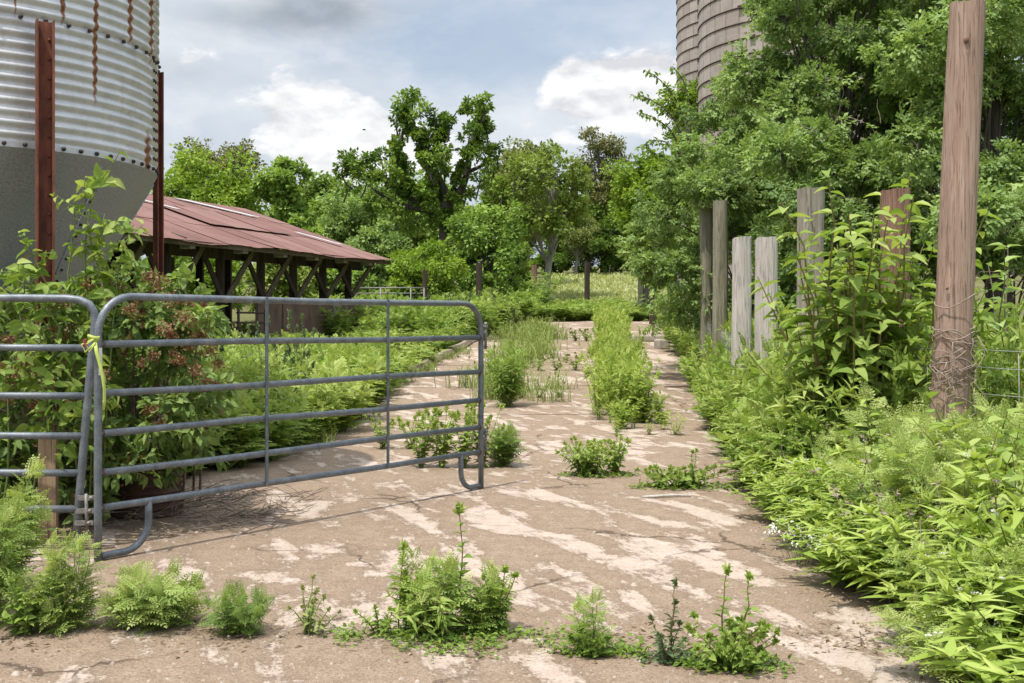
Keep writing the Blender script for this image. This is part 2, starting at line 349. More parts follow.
def ground_mat():
    m, nt, p, out = new_mat('weedy_soil'); b = NB(nt); v = b.obj()
    n1 = b.noise(v, .35, 6, .6); n2 = b.noise(v, 7, 6, .65)
    c = b.ramp(n1, [(.35, (.11, .12, .045)), (.6, (.15, .16, .06)), (.75, (.2, .18, .10))])
    c = b.mix(b.ramp(n2, [(.4, 0.0), (.7, .6)]), c, (.13, .095, .065))
    b.link(c, p.inputs['Base Color']); p.inputs['Roughness'].default_value = 1; p.inputs['Specular IOR Level'].default_value = .1
    b.link(b.bump(n2, .8, .05), p.inputs['Normal'])
    return m
M['ground'] = ground_mat()
def track_mat():
    """old concrete slab with a skin of dried silt: pale scoured patches, grit, cracks, cast joints"""
    m, nt, p, out = new_mat('silted_concrete'); b = NB(nt)
    v = b.obj(); vr = b.obj((1, 1, 1), rot=(0, 0, -.33)); vm = b.n('ShaderNodeMapping'); vm.inputs['Scale'].default_value = (3.0, .9, 1); b.link(vr, vm.inputs[0]); vs = vm.outputs[0]
    w = b.noise(v, 2.2, 7, .68, out=1)
    big = b.noise(vs, 1.0, 9, .62, .35); fine = b.noise(v, 55, 6, .72); mid = b.noise(v, 7, 6, .65); huge = b.noise(v, .22, 3, .5)
    speck = b.noise(v, 150, 2, .5)
    th = b.math('ADD', big, b.math('MULTIPLY', b.math('SUBTRACT', huge, .5), .36))
    th = b.math('ADD', th, b.math('MULTIPLY', b.math('SUBTRACT', mid, .5), .24))
    th = b.math('ADD', th, b.math('MULTIPLY', b.math('SUBTRACT', fine, .5), .2))
    pale = b.ramp(th, [(.52, 0.0), (.55, .55), (.60, 1.0)])
    dirt = b.ramp(mid, [(.25, (.238, .168, .117)), (.5, (.312, .227, .16)), (.75, (.38, .288, .21))])
    grain = b.noise(v, 120, 4, .75); dirt = b.mix(b.ramp(fine, [(.32, .8), (.48, 0.0)]), dirt, (.15, .105, .072)); dirt = b.mix(b.ramp(grain, [(.36, .75), (.48, 0.0)]), dirt, (.13, .09, .062))
    dirt = b.mix(b.ramp(grain, [(.55, 0.0), (.68, .7)]), dirt, (.50, .42, .34))
    dirt = b.mix(b.ramp(fine, [(.56, 0.0), (.70, .55)]), dirt, (.43, .355, .29))
    slab = b.ramp(mid, [(.25, (.43, .34, .275)), (.55, (.515, .42, .35)), (.8, (.58, .49, .425))])
    slab = b.mix(b.ramp(fine, [(.32, .6), (.50, 0.0)]), slab, (.33, .255, .19)); slab = b.mix(b.ramp(grain, [(.36, .5), (.47, 0.0)]), slab, (.28, .215, .16))
    c = b.mix(pale, dirt, slab)
    # dark stain ring round the scoured patches
    edge = b.ramp(th, [(.47, 0.0), (.515, .4), (.54, 0.0)]); c = b.mix(edge, c, (.19, .14, .10))
    c = b.mix(b.ramp(speck, [(.66, 0.0), (.72, .85)]), c, (.09, .065, .048))
    # cracks
    mx = b.n('ShaderNodeMix', data_type='VECTOR'); mx.inputs[0].default_value = .30; b.link(v, mx.inputs[4]); b.link(w, mx.inputs[5])
    vo = b.n('ShaderNodeTexVoronoi', feature='DISTANCE_TO_EDGE'); vo.inputs['Scale'].default_value = .75; b.link(mx.outputs[1], vo.inputs['Vector'])
    gate = b.ramp(b.noise(v, .8, 3, .5), [(.50, 0.0), (.58, 1.0)])
    ck = b.math('MULTIPLY', b.ramp(vo.outputs['Distance'], [(.003, 1.0), (.008, 0.0)]), gate)
    # joints across the track (dominant beyond the gate)
    xyz = b.sep(v); yy = b.math('ADD', xyz[1], b.math('MULTIPLY', b.math('SUBTRACT', mid, .5), .12))
    yy = b.math('SUBTRACT', yy, b.math('MULTIPLY', xyz[0], .1))
    fr = b.math('ABSOLUTE', b.math('SUBTRACT', b.math('FRACT', b.math('DIVIDE', yy, 4.6)), .5))
    jt = b.ramp(fr, [(.006, .85), (.016, 0.0)]); jt = b.math('MULTIPLY', jt, b.ramp(xyz[1], [(0, 0.0), (1, 1.0)]))
    far = b.n('ShaderNodeMapRange'); far.inputs[1].default_value = 12; far.inputs[2].default_value = 16; b.link(xyz[1], far.inputs[0])
    jt = b.math('MULTIPLY', jt, far.outputs[0])
    ck = b.math('MAXIMUM', ck, jt)
    c = b.mix(b.math('MULTIPLY', ck, .85), c, (.085, .06, .043))
    b.link(c, p.inputs['Base Color']); p.inputs['Roughness'].default_value = .95; p.inputs['Specular IOR Level'].default_value = .15
    h = b.math('ADD', b.math('MULTIPLY', b.math('ADD', fine, b.math('MULTIPLY', grain, .5)), .45), b.math('MULTIPLY', mid, .8)); h = b.math('SUBTRACT', h, b.math('MULTIPLY', pale, .35)); h = b.math('SUBTRACT', h, b.math('MULTIPLY', ck, .5))
    b.link(b.bump(h, .75, .03), p.inputs['Normal'])
    return m
M['track'] = track_mat()
M['pebble'] = plain_mat('pebble', (.2, .15, .11), (.45, .38, .31), 30, .9, bump=0)
M['strap'] = plain_mat('lime_strap', (.38, .46, .08), (.52, .60, .16), 30, .7, bump=0)
M['redrag'] = plain_mat('red_cord', (.22, .02, .025), (.32, .04, .04), 30, .7, bump=0)
M['wire'] = plain_mat('zinc_wire', (.30, .30, .29), (.45, .44, .42), 30, .5, .5, bump=0)
M['twine'] = plain_mat('dry_vine', (.22, .165, .125), (.36, .29, .23), 30, .9, bump=0)
M['birdm'] = plain_mat('dark_feather', (.02, .02, .02), (.05, .045, .04), 20, .8, bump=0)
def bin_ang(px):
    d = np.array([(px-CX)/F, 1.0]); c = np.array([-4.45, 9.1]); a = d@d; b_ = -2*d@c; cc = c@c-1.44**2
    t = (-b_-math.sqrt(max(b_*b_-4*a*cc, 0)))/(2*a); p = d*t-c
    return math.atan2(p[1], p[0])
STREAKS = [(bin_ang(95), .022, 2.95, 3.3), (bin_ang(62), .022, 3.55, 3.75), (bin_ang(129), .03, 3.58, 3.7), (bin_ang(148), .07, 3.05, 2.82),
           (bin_ang(150), .05, 3.45, 3.75), (bin_ang(15), .01, 3.5, 3.8), (-2.6, .03, 3, 3.6), (2.0, .03, 3, 3.6)]
M['bin'] = bin_mat()
# ================================================================== SETTING
BC = np.array([-4.45, 9.1]); BR = 1.44                 # grain bin centre, radius

def strip(name, rows, mat, kind='structure', dz=0.0):
    """a sheet that follows the ground: rows of (y, [x...])"""
    g = G(); nx = len(rows[0][1])
    V = [(x, y, gz(y)+dz) for y, xs in rows for x in xs]
    i = np.arange(len(rows)-1)[:, None]*nx; j = np.arange(nx-1)[None]
    q = np.stack([i+j, i+j+1, i+nx+j+1, i+nx+j], -1).reshape(-1, 4)
    g.add(V, q, 0, .5, True)
    return tag(g.build(name, mat), kind=kind)
ys = sorted(set(list(range(-60, 70, 2)) + list(range(70, 420, 10)) + [int(y) for y in _ZY] + [420]))
strip('ground', [(y, [-320, -160, -60, -20, 0, 20, 60, 160, 320]) for y in ys], M['ground'])
LX = ([-60, 7.5, 9, 11, 12.5, 19.7, 32, 48.6], [-9, -7, -6, -3.6, -2.45, -2.45, -1.16, .35])
RX = ([-60, 4.27, 6.47, 9.45, 12, 15.7, 19.7, 32, 48.6], [1.62, 1.62, 1.81, 2.09, 2.43, 2.9, 3.37, 4.6, 6.3])
def leftx(y): return np.interp(y, *LX)
def rightx(y): return np.interp(y, *RX)
tys = sorted(set([y for y in ys if -6 <= y <= 48] + [7.5, 9, 11, 13]))
strip('track', [(y, list(np.linspace(leftx(y)-.25, rightx(y)+1.2, 7))) for y in tys], M['track'], dz=.004)
# kerb along the track's far side
g = G()
kp = [(leftx(y)-.05+.03*math.sin(y*2.1), y, gz(y)+.045+.02*math.sin(y*3.3)) for y in np.arange(14.5, 46, .8)]
g.tube(kp, .105, 6, 0, .5, True, False, 1.2)
tag(g.build('kerb', M['kerbm']), kind='structure')

# ================================================================== FIELD GATE
A = np.array([-2.415, 6.417]); B = np.array([-.26, 9.22]); gl = np.linalg.norm(B-A); gu = (B-A)/gl
u3 = np.array([gu[0], gu[1], 0]); zz = np.array([0, 0, 1.]); n3 = np.array([gu[1], -gu[0], 0])   # n3 points to the viewer's side
gate = empty('field_gate', (A[0], A[1], 0), 'long grey tubular steel field gate swung open across the track', 'gate')
def gp(u, z, n=0): return u3*u + zz*z + n3*n
tr = .0228; zt = 1.552; rails = [1.27, .983, .747, .519, .312]
g = G()
pts = [gp(0, .012), gp(0, .3), gp(0, .8), gp(0, 1.2)] + arc(gp(.22, zt-.22), -u3, zz, .22, 0, PI/2) + [gp(.8, zt-.003), gp(1.7, zt-.008), gp(2.6, zt-.004)] \
    + arc(gp(gl-.22, zt-.22), zz, u3, .22, 0, PI/2) + [gp(gl, 1.0), gp(gl, .5), gp(gl, .012)]
g.tube(pts, tr, 14)
g.build('gate_frame', M['galv'], gate)
for k, z in enumerate(rails):
    g = G(); w = (.004, -.006, .007, -.004, .003)[k]
    g.tube([gp(.01, z), gp(gl*.3, z+w), gp(gl*.65, z-w), gp(gl-.01, z)], tr*.93, 12)
    for u0 in (.026, gl-.026): g.tube([gp(u0-.007, z), gp(u0, z), gp(u0+.007, z)], [tr*.98, tr*1.17, tr*.98], 10, 1)
    g.build('rail', [M['galv'], M['rustdark']], gate)
for t in (.348, .677):
    g = G(); g.box(gp(gl*t, (zt+rails[-1])/2, .026), (.02, .012, zt-rails[-1]+.03), math.atan2(gu[1], gu[0])); g.build('stay', M['galv'], gate)
g = G(); g.tube([gp(.02, .03), gp(.1, .033)] + arc(gp(.17, .2), -zz, u3, .168, .1, PI/2, 9) + [gp(.338, .25), gp(.338, rails[-1])], tr*.95, 12); g.build('foot', M['galv'], gate)
g = G(); g.tube([gp(gl-.02, .03), gp(gl-.07, .032)] + arc(gp(gl-.12, .17), -zz, -u3, .14, .1, PI/2, 8) + [gp(gl-.26, .25), gp(gl-.26, rails[-1])], tr*.95, 12); g.build('foot', M['galv'], gate)
for z0, z1 in ((1.17, 1.40), (.30, .50)):
    g = G(); g.tube([gp(gl+.02, (z0+z1)/2+.02), gp(gl+.06, (z0+z1)/2+.02)], .012, 6); g.tube([gp(gl+.062, z0), gp(gl+.062, z1)], .012, 8)
    for zb in (z0+.02, z1-.02): g.box(gp(gl+.062, zb), (.035, .035, .012), .9)
    hp_ = g.build('hinge_pin', M['steelgrey'], gate); g = G(); g.tube([gp(gl+.062, z1-.05), gp(gl+.062, z1-.03)], .022, 6); g.build('nut', M['steelgrey'], hp_)
g = G(); g.box(gp(0.0, 1.17, .0255), (.02, .004, .16), math.atan2(gu[1], gu[0])); g.build('paper_tag', M['white'], gate)

# fixed panel beside the gate, leaning
Yp = 6.72
pan = empty('side_fence', (-2.68, Yp, 0), 'grey tubular steel panel leaning beside the gate, half hidden in weeds and bush', 'fence')
def pp(px, py, dy=0):
    q = at(px, py, Yp+dy); return q - np.array([-2.68, Yp, 0])
ps = at(76, 548, Yp); 
g = G()
top = pp(95, 322)
path = [pp(75.5, 548), pp(80, 490), pp(86, 420), pp(92.5, 345), top, pp(94, 311), pp(89, 304), pp(80, 300), pp(68, 298.5), pp(30, 298), pp(-40, 298), pp(-140, 297), pp(-330, 296)]
g.tube(path, .0245, 12); g.build('panel_frame', M['galv'], pan)
for x1, yy in ((91, 348), (87, 396), (84, 436), (80.5, 473), (78, 509)):
    g = G(); g.tube([pp(x1, yy), pp(0, yy-.5), pp(-150, yy-1), pp(-330, yy-2)], .0225, 10); g.build('rail', M['galv'], pan)
for y0 in (497, 510, 522):
    g = G(); a = pp(77+(522-y0)*.1, y0); g.box(a+np.array([.055, -.03, 0]), (.11, .012, .03), .05); g.tube([a+np.array([.085, -.045, 0]), a+np.array([.085, .02, 0])], .012, 6); g.build('bracket', M['steelgrey'], pan)
g = G(); a = pp(88, 493); b_ = pp(89, 531); g.tube([a+np.array([0, -.03, 0]), b_+np.array([0, -.03, 0])], .011, 8); g.build('pivot_pin', M['steelgrey'], pan)

# strap and cord tied round the gate corner
g = G()
c0 = np.array([A[0], A[1], 1.30]); th = np.linspace(0, 2*PI, 18)
def ribbon(g, P, W, mat=0):
    P = np.array(P, float); W = np.array(W, float)
    V = np.concatenate([P-W/2, P+W/2]); k = len(P); i = np.arange(k-1)
    g.add(V, np.stack([i, i+1, i+1+k, i+k], -1), mat, .5, True)
for dz, rr in ((0, .034), (.012, .038)):
    ribbon(g, [c0 + np.array([rr*math.cos(t)-.02, rr*math.sin(t)-.005, dz+.006*math.sin(2*t)]) for t in th], [(0, 0, .022)]*18)
for x in (-.05, -.075): g.tube([c0+np.array([-.01, -.04, .0]), c0+np.array([x, -.05, -.03]), c0+np.array([x+.02, -.052, -.075]), c0+np.array([.0, -.045, -.02])], .006, 5)
tail = [c0+np.array(p) for p in ((0, -.045, -.02), (.012, -.052, -.08), (.034, -.056, -.15), (.05, -.058, -.22), (.058, -.055, -.29), (.056, -.05, -.36), (.05, -.048, -.41))]
ribbon(g, tail, [(.018, .006, .004), (.018, .008, .004), (.017, .01, 0), (.015, .012, 0), (.013, .012, 0), (.014, .01, 0), (.012, .008, 0)])
strap = g.build('strap', M['strap']); tag(strap, 'lime green strap knotted round the top corner where gate and panel meet', 'strap')
sol = strap.modifiers.new('thick', 'SOLIDIFY'); sol.thickness = .003
g = G(); cc = c0+np.array([-.055, -.05, -.01])
for i in range(3): g.tube([cc+.009*np.array([math.cos(t+i), -.3*math.sin(t*2), math.sin(t+i)]) - np.array([0, 0, .012*i]) for t in np.linspace(0, 5.5, 10)], .0045, 5)
tag(g.build('cord', M['redrag']), 'red cord looped beside the lime strap on the gate corner', 'cord')

# ================================================================== GRAIN BIN
bin_ = empty('grain_bin', (BC[0], BC[1], 0), 'corrugated zinc grain bin with cone hopper and rust streaks', 'grain bin')
zb0 = 2.66; zb1 = 6.2; pitch = .082; seam = 3.63
nseg = 160; th = np.linspace(0, 2*PI, nseg, endpoint=False)
zs = np.arange(zb0, zb1, pitch/10)
rad = BR + .0092*np.sin((zs-zb0)/pitch*2*PI) + np.where(zs > seam, .012, 0)
rad = np.where(zs < zb0+.055, BR-.004, rad)
V = np.stack([rad[:, None]*np.cos(th), rad[:, None]*np.sin(th), np.broadcast_to(zs[:, None], (len(zs), nseg))], -1).reshape(-1, 3)
i = np.arange(len(zs)-1)[:, None]*nseg; j = np.arange(nseg)[None]; j2 = (j+1) % nseg
g = G(); g.add(V, np.stack([i+j, i+j2, i+nseg+j2, i+nseg+j], -1).reshape(-1, 4), 0, .5, True)
def bolt(g, a, z, r=BR): 
    c = np.array([math.cos(a), math.sin(a), 0])
    g.tube([c*(r-.005)+zz*z, c*(r+.012)+zz*z, c*(r+.02)+zz*z], [.016, .016, .006], 7, 1)
for k in range(64): bolt(g, k*2*PI/64, zb0+.027)
for k in range(52): bolt(g, (k+.5)*2*PI/52, seam-.02, BR+.014)
for z in np.arange(zb0+.1, zb1, pitch): 
    for da in (0, .05): bolt(g, math.radians(5)+da, z+.01, BR+.004)
g.build('wall', [M['bin'], M['bolt']], bin_)
g = G()
prof = [(BR+.004, zb0+.002), (BR-.03, zb0-.06), (.16, zb0-2.2), (.16, zb0-2.35)]
V = np.array([[r*math.cos(t), r*math.sin(t), z] for r, z in prof for t in th]); i = np.arange(len(prof)-1)[:, None]*nseg
g.add(V, np.stack([i+j, i+j2, i+nseg+j2, i+nseg+j], -1).reshape(-1, 4), 0, .5, True)
for k in range(8):                                       # lapped seams of the cone sheets
    a = k*PI/4+.35; d = np.array([math.cos(a), math.sin(a), 0]); g.tube([d*(BR-.03)+zz*(zb0-.06), d*.17+zz*(zb0-2.2)], .012, 4)
    for f in np.linspace(.04, .9, 22):
        c = (d*(BR-.03)+zz*(zb0-.06))*(1-f)+(d*.17+zz*(zb0-2.2))*f + np.array([-d[1], d[0], 0])*.03; nn = (d*.87-zz*.5); g.tube([c-nn*.004, c+nn*.01, c+nn*.014], [.011, .011, .004], 6, 1)
g.build('hopper', [M['cone'], M['bolt']], bin_)
g = G(); V = [(0, 0, zb1+.75)] + [((BR+.06)*math.cos(t), (BR+.06)*math.sin(t), zb1-.02) for t in th]
g.add(V, np.array([[0, 1+k, 1+(k+1) % nseg] for k in range(nseg)])); g.build('bin_roof', M['cone'], bin_)
for k, (ang, r, ztop) in enumerate(((-47, 1.57, 3.57), (37, 1.52, 3.68), (125, 1.56, 3.6), (215, 1.56, 3.6))):
    a = math.radians(ang); c = np.array([math.cos(a), math.sin(a), 0]); t = np.array([-math.sin(a), math.cos(a), 0])
    g = G(); w, dpt, tk = (.075, .05, .012) if k == 1 else (.10, .075, .012) if k else (.125, .085, .014)
    rz = (math.radians(-62), math.radians(-30), a, a)[k]
    # channel section: web and two flanges
    cx = np.array([math.cos(rz), math.sin(rz), 0]); tx = np.array([-math.sin(rz), math.cos(rz), 0]); o_ = c*r
    g.box(o_ + zz*ztop/2, (tk, w, ztop), rz)
    for s in (-1, 1): g.box(o_ + tx*s*(w/2-tk/2-.001) + cx*(dpt/2+tk/2) + zz*(ztop/2-.002), (dpt-.004, tk, ztop-.004), rz)
    for z in np.arange(.5, ztop, .14): g.tube([o_+cx*(tk/2)+zz*z+tx*.03, o_+cx*(tk/2+.012)+zz*z+tx*.03], .011, 6)
    g.build('support_post', M['rust'], bin_)

# rusty corrugated drum behind the gate foot
g = G(); zs = np.linspace(0, .5, 60); rad = .25+.012*np.sin(zs/.055*2*PI); n_ = 40; th2 = np.linspace(0, 2*PI, n_, endpoint=False)
V = np.stack([rad[:, None]*np.cos(th2), rad[:, None]*np.sin(th2), np.broadcast_to(zs[:, None], (60, n_))], -1).reshape(-1, 3)
i = np.arange(59)[:, None]*n_; j = np.arange(n_)[None]
g.add(V, np.stack([i+j, i+(j+1) % n_, i+n_+(j+1) % n_, i+n_+j], -1).reshape(-1, 4), 0, .5, True); g.add([(.24*math.cos(t), .24*math.sin(t), .485) for t in th2], np.arange(n_)[None])
tag(g.build('drum', M['rustdark'], loc=(-2.66, 8.02, .004)), 'rusty ridged steel drum under the berry bush behind the gate foot', 'drum')
# short board stake beside the panel
g = G(); g.box((0, 0, .34), (.11, .05, .68), .1); tag(g.build('stake', M['wood_tan'], loc=(-2.93, 6.95, 0)), 'short tan board stake behind the leaning steel panel', 'stake')

# ================================================================== ROUND AND SAWN POSTS
def post_geo(h, r, lean=(0, 0), sq=0.0, rough=.012, seg=20, top_cut=0.0, seed=0, flare=1.0):
    q = np.random.default_rng(seed); g = G(); zs = np.concatenate([np.linspace(0, h*.97, 22), [h]])
    th = np.linspace(0, 2*PI, seg, endpoint=False)
    groove = q.normal(0, 1, seg)*rough*.7; ph = q.uniform(0, 6, 4)
    rows = []
    for z in zs:
        rr = r*(1+(flare-1)*(1-z/h)) + groove + rough*.6*np.sin(th*2+ph[0]+z*1.5) + rough*.5*np.sin(th*3+ph[1]-z*2.3) + q.normal(0, rough*.12, seg)
        if sq: rr = rr*((np.abs(np.cos(th))**6+np.abs(np.sin(th))**6)**(-1/6)*sq + (1-sq))
        zt = z - (top_cut*np.cos(th+ph[2]) + q.uniform(0, .018, seg) if z == h else 0)
        rows.append(np.stack([rr*np.cos(th)+lean[0]*z/h, rr*np.sin(th)+lean[1]*z/h, np.broadcast_to(zt, seg)], -1))
    V = np.concatenate(rows); k = len(zs); i = np.arange(k-1)[:, None]*seg; j = np.arange(seg)[None]
    g.add(V, [np.stack([i+j, i+(j+1) % seg, i+seg+(j+1) % seg, i+seg+j], -1).reshape(-1, 4)], 0, .5, True)
    ctr = np.array([[lean[0], lean[1], h-.012]]); top = V[-seg:]*[.999, .999, 1]
    g.add(np.concatenate([top, ctr]), np.array([[a, (a+1) % seg, seg] for a in range(seg)]), 0, .5, False)
    return g
def post(name, px, Ytop, top_py, w_px, mat, label, lean_px=0, group=None, seed=0, sq=0, base=None, cut=.01, rough=.012, flare=1.0, cat='post'):
    Y = Ytop; b0 = gz(Y); p = at(px, top_py, Y); h = p[2]-b0
    g = post_geo(h, w_px/2/F*Y, (lean_px/F*Y, 0), sq, rough, 20, cut, seed, flare)
    if name == 'tall_post':                              # two knots and a long drying split on the side we see
        for kx, ky, s in ((966, 40, .8), (947, 288, .5)):
            k = at(kx, ky, Y-w_px/2/F*Y*.93)-[p[0]-lean_px/F*Y, Y, b0]; t = np.linspace(0, PI, 7)
            g.tube([k+[0, -.003*math.sin(a), .03*s*math.cos(a)] for a in t], .022*s*np.sin(t)+.001, 8, 1)
    return tag(g.build(name, [M[mat], M['wood_red2']], loc=(p[0]-lean_px/F*Y, Y, b0)), label, cat, group)
GP = 'old fence posts along the overgrown bank'
post('tall_post', 968, 7.6, 1, 31, 'wood_red', 'tall leaning reddish wooden pole in the weeds, wrapped with dry vine', 23, GP, 3, .35, rough=.006, flare=1.03)
post('fence_post', 896, 9.8, 190, 28, 'wood_red2', 'short red brown post rising behind the big leafy pokeweed', 2, GP, 4, .25, rough=.008)
post('fence_post', 811, 11.0, 189, 25, 'wood_grey', 'grey flat topped post, the tallest just in front of the pokeweed', 2, GP, 5, .3, rough=.009)
post('fence_post', 766, 13.0, 238, 20, 'wood_pale', 'short pale post with a chipped top corner beside its twin', -1, GP, 6, .85, rough=.008, cut=.02)
post('fence_post', 742, 14.0, 237, 19, 'wood_pale', 'short pale smooth topped post, left one of the pale pair', 1, GP, 7, .7, rough=.008)
post('fence_post', 721, 18.5, 200, 14, 'wood_olive', 'tall thin grey post, taller of the two slim far ones on the bank', 1, GP, 8, .1, rough=.012)
post('fence_post', 706, 21.0, 208, 12, 'wood_olive', 'thin grey green post furthest along the bank, beside a taller slim one', 0, GP, 9, .1, rough=.014)
GF = 'dark posts of the far fence'
for px, Y, py, w, mat, lab in ((425, 47, 270, 4.5, 'wood_dark', 'thin dark post at the end of the far pipe fence'),
        (479, 50, 263, 6, 'wood_dark', 'dark straight post rising from weeds at the left of the far fence line'),
        (534, 53, 265, 5, 'wood_red2', 'brown post wrapped in a leafy bush at the track end'),
        (587, 55, 262, 5.5, 'wood_dark', 'dark post standing alone at the end of the track before the field'),
        (641, 52, 278, 6, 'wood_olive', 'short grey post under the trees at the right of the field'),
        (653, 45, 283, 8, 'wood_dark', 'dark stubby gate post beside the concrete block')):
    post('far_fence_post', px, Y, py, w, mat, lab, 0, GF, int(px), .1, rough=.012)

# twisted dry vine round the tall pole
g = G(); q = np.random.default_rng(5); pb = at(968-18, 400, 7.6)
for s in range(16):
    t0 = q.uniform(0, 6.28); z0 = q.uniform(.85, 1.45); n_ = 26; dz = q.uniform(-.3, .3); tt = np.linspace(0, q.uniform(2.5, 7), n_); wob = q.uniform(0, 6)
    P = [(pb[0]+.012+(z-.9)*.04 + (.142+.008*math.sin(t*7+wob))*math.cos(t0+t), 7.6+(.142+.008*math.sin(t*5))*math.sin(t0+t), z) for t, z in zip(tt, z0+dz*tt/7+.035*np.sin(tt*2.3+wob))]
    g.tube(P, .0045, 4)
for s in range(10):
    x0 = q.uniform(-.13, .13); z0 = q.uniform(.85, 1.4)
    P = [(pb[0]+.02+x0+q.normal(0, .03), 7.6-.15-q.uniform(0, .03), z0-.06*k+q.normal(0, .02)) for k in range(6)]
    g.tube(P, .004, 4)
tag(g.build('dry_vine', M['twine']), 'tangle of pale dry vine wound round the lower half of the tall pole', 'vine')

# woven wire fence along the bank
g = G(); line = [(4.6, 5.6), (3.05, 7.72), (3.35, 9.75), (3.0, 11.14), (3.0, 13.15), (2.95, 14.15), (3.5, 18.6), (3.72, 21.1), (5.2, 33)]
for (x0, y0), (x1, y1) in zip(line[:-1], line[1:]):
    L = math.hypot(x1-x0, y1-y0)
    for z in (.25, .5, .72, .92, 1.1, 1.22):
        t = np.linspace(0, 1, 7); g.tube([(x0+(x1-x0)*a, y0+(y1-y0)*a, gz(y0+(y1-y0)*a)+z-.03*math.sin(PI*a)) for a in t], .0025, 4)
    for k in range(1, int(L/.3)):
        a = k*.3/L; x, y = x0+(x1-x0)*a, y0+(y1-y0)*a; g.tube([(x, y, gz(y)+.22), (x+.005, y, gz(y)+.7), (x, y, gz(y)+1.19)], .0022, 4)
tag(g.build('wire_fence', M['wire']), 'woven wire fence strung between the posts through the weeds', 'fence')

# ================================================================== CATTLE SHED
E = np.array([-3.7, 34.0]); ea = np.array([-.39, -.92]); en = np.array([-.92, .39])     # eave corner, along the eave towards us, inwards
def sp(s, w, z): return np.array([E[0]+ea[0]*s+en[0]*w, E[1]+ea[1]*s+en[1]*w, z])
sb = sp(0, 0, 0); shed = empty('cattle_shed', (0, 0, 0), 'open timber cattle shed with a rust red sheet roof', 'shed')
ze = 3.27; rise = 1.8/5.5
q = np.random.default_rng(21)
g = G(); SL = 24.0; sheets = np.arange(0, SL, .9)
def roofz(w): return ze + rise*(w if w < 5.5 else 11-w)
for si, s0 in enumerate(sheets):
    for (w0, w1) in ((-.1, 2.05), (1.9, 3.9), (3.75, 5.5), (5.5, 7.4), (7.3, 9.3), (9.2, 11.1)):
        lift = .03 + (.014 if w0 in (1.9, 7.3) else 0) + (.028 if w0 == 3.75 else 0) + (.05 if 2.5 < s0 < 6 and w0 == 1.9 else 0) + q.normal(0, .004) + .003*(si % 2)
        jag = q.normal(0, .03); s1 = s0+.93; k = 5; V = []; sag = q.uniform(0, .02)
        ss = np.linspace(s0, s1, k)
        for w in (w0-jag if w0 < 5 else w0, (w0+w1)/2, w1+(jag if w0 > 5 else 0)):
            for s in ss:
                ed = .03*math.sin(s*1.1+1)+.015*math.sin(s*3.3) if w < .3 else 0
                V.append(sp(s, w, roofz(min(max(w, -.1), 11.1)) + lift + ed - (sag if w not in (w0, w1) else 0) + .008*math.sin(s*14)))
        F_ = [[a*k+b_, a*k+b_+1, (a+1)*k+b_+1, (a+1)*k+b_] for a in range(2) for b_ in range(k-1)]
        r = float(np.clip(q.normal(.45, .25), 0, 1)); Va = np.array(V)
        g.add(np.concatenate([Va, Va-[0, 0, .012]]), [np.array(F_), np.array(F_)[:, ::-1]+len(V)], 0, r, False)
g.build('roof', M['roof'], shed)
g = G()
for (s0, w0), (s1, w1), wd in (((3.6, 5.2), (1.5, 4.0), .28), ((1.8, 2.3), (1.0, 1.2), .13), ((6.6, 4.2), (5.8, 3.4), .14)):
    g = G(); V = [sp(s+d, w, roofz(w)+.105) for s, w in ((s0, w0), (s1, w1)) for d in (-wd, wd)]; V = np.array(V); g.add(np.concatenate([V, V-[0, 0, .01]]), [[0, 1, 3, 2], [4, 6, 7, 5], [0, 4, 5, 1], [2, 3, 7, 6], [0, 2, 6, 4], [1, 5, 7, 3]]); g.build('bare_sheet_strip', M['baresheet'], shed)
g = G(); g.beam(sp(.1, .02, ze-.05), sp(SL, .02, ze-.05), .05, .12); g.build('eave_board', M['wood_brace'], shed)
sl = [1.2, 2.6, 4.1, 5.6, 7.3, 9.3, 11.3, 13.3, 15.5, 18]
for s in sl:                                             # front posts with their braces, rafters
    p0 = sp(s, .85, 0); g0 = gz(p0[1])
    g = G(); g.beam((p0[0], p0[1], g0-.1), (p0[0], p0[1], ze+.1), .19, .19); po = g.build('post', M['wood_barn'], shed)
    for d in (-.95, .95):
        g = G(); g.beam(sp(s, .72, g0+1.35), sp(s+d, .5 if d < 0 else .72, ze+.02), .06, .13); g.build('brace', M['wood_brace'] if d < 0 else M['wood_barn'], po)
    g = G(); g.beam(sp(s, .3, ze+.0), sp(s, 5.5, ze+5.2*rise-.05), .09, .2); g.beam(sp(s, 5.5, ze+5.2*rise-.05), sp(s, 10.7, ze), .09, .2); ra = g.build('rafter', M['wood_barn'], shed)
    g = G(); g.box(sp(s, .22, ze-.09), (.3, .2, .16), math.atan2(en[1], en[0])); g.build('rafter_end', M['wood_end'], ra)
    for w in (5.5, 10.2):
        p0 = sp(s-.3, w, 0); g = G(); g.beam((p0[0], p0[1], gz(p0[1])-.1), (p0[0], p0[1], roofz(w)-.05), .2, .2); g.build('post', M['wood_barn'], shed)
g = G(); g.beam(sp(.4, .85, ze-.13), sp(SL-.3, .85, ze-.13), .1, .32); g.beam(sp(.4, 5.5, ze+1.4), sp(SL-.3, 5.5, ze+1.4), .1, .3); g.beam(sp(.4, 10.2, ze-.1), sp(SL-.3, 10.2, ze-.1), .1, .5); g.build('beam', M['wood_barn'], shed)
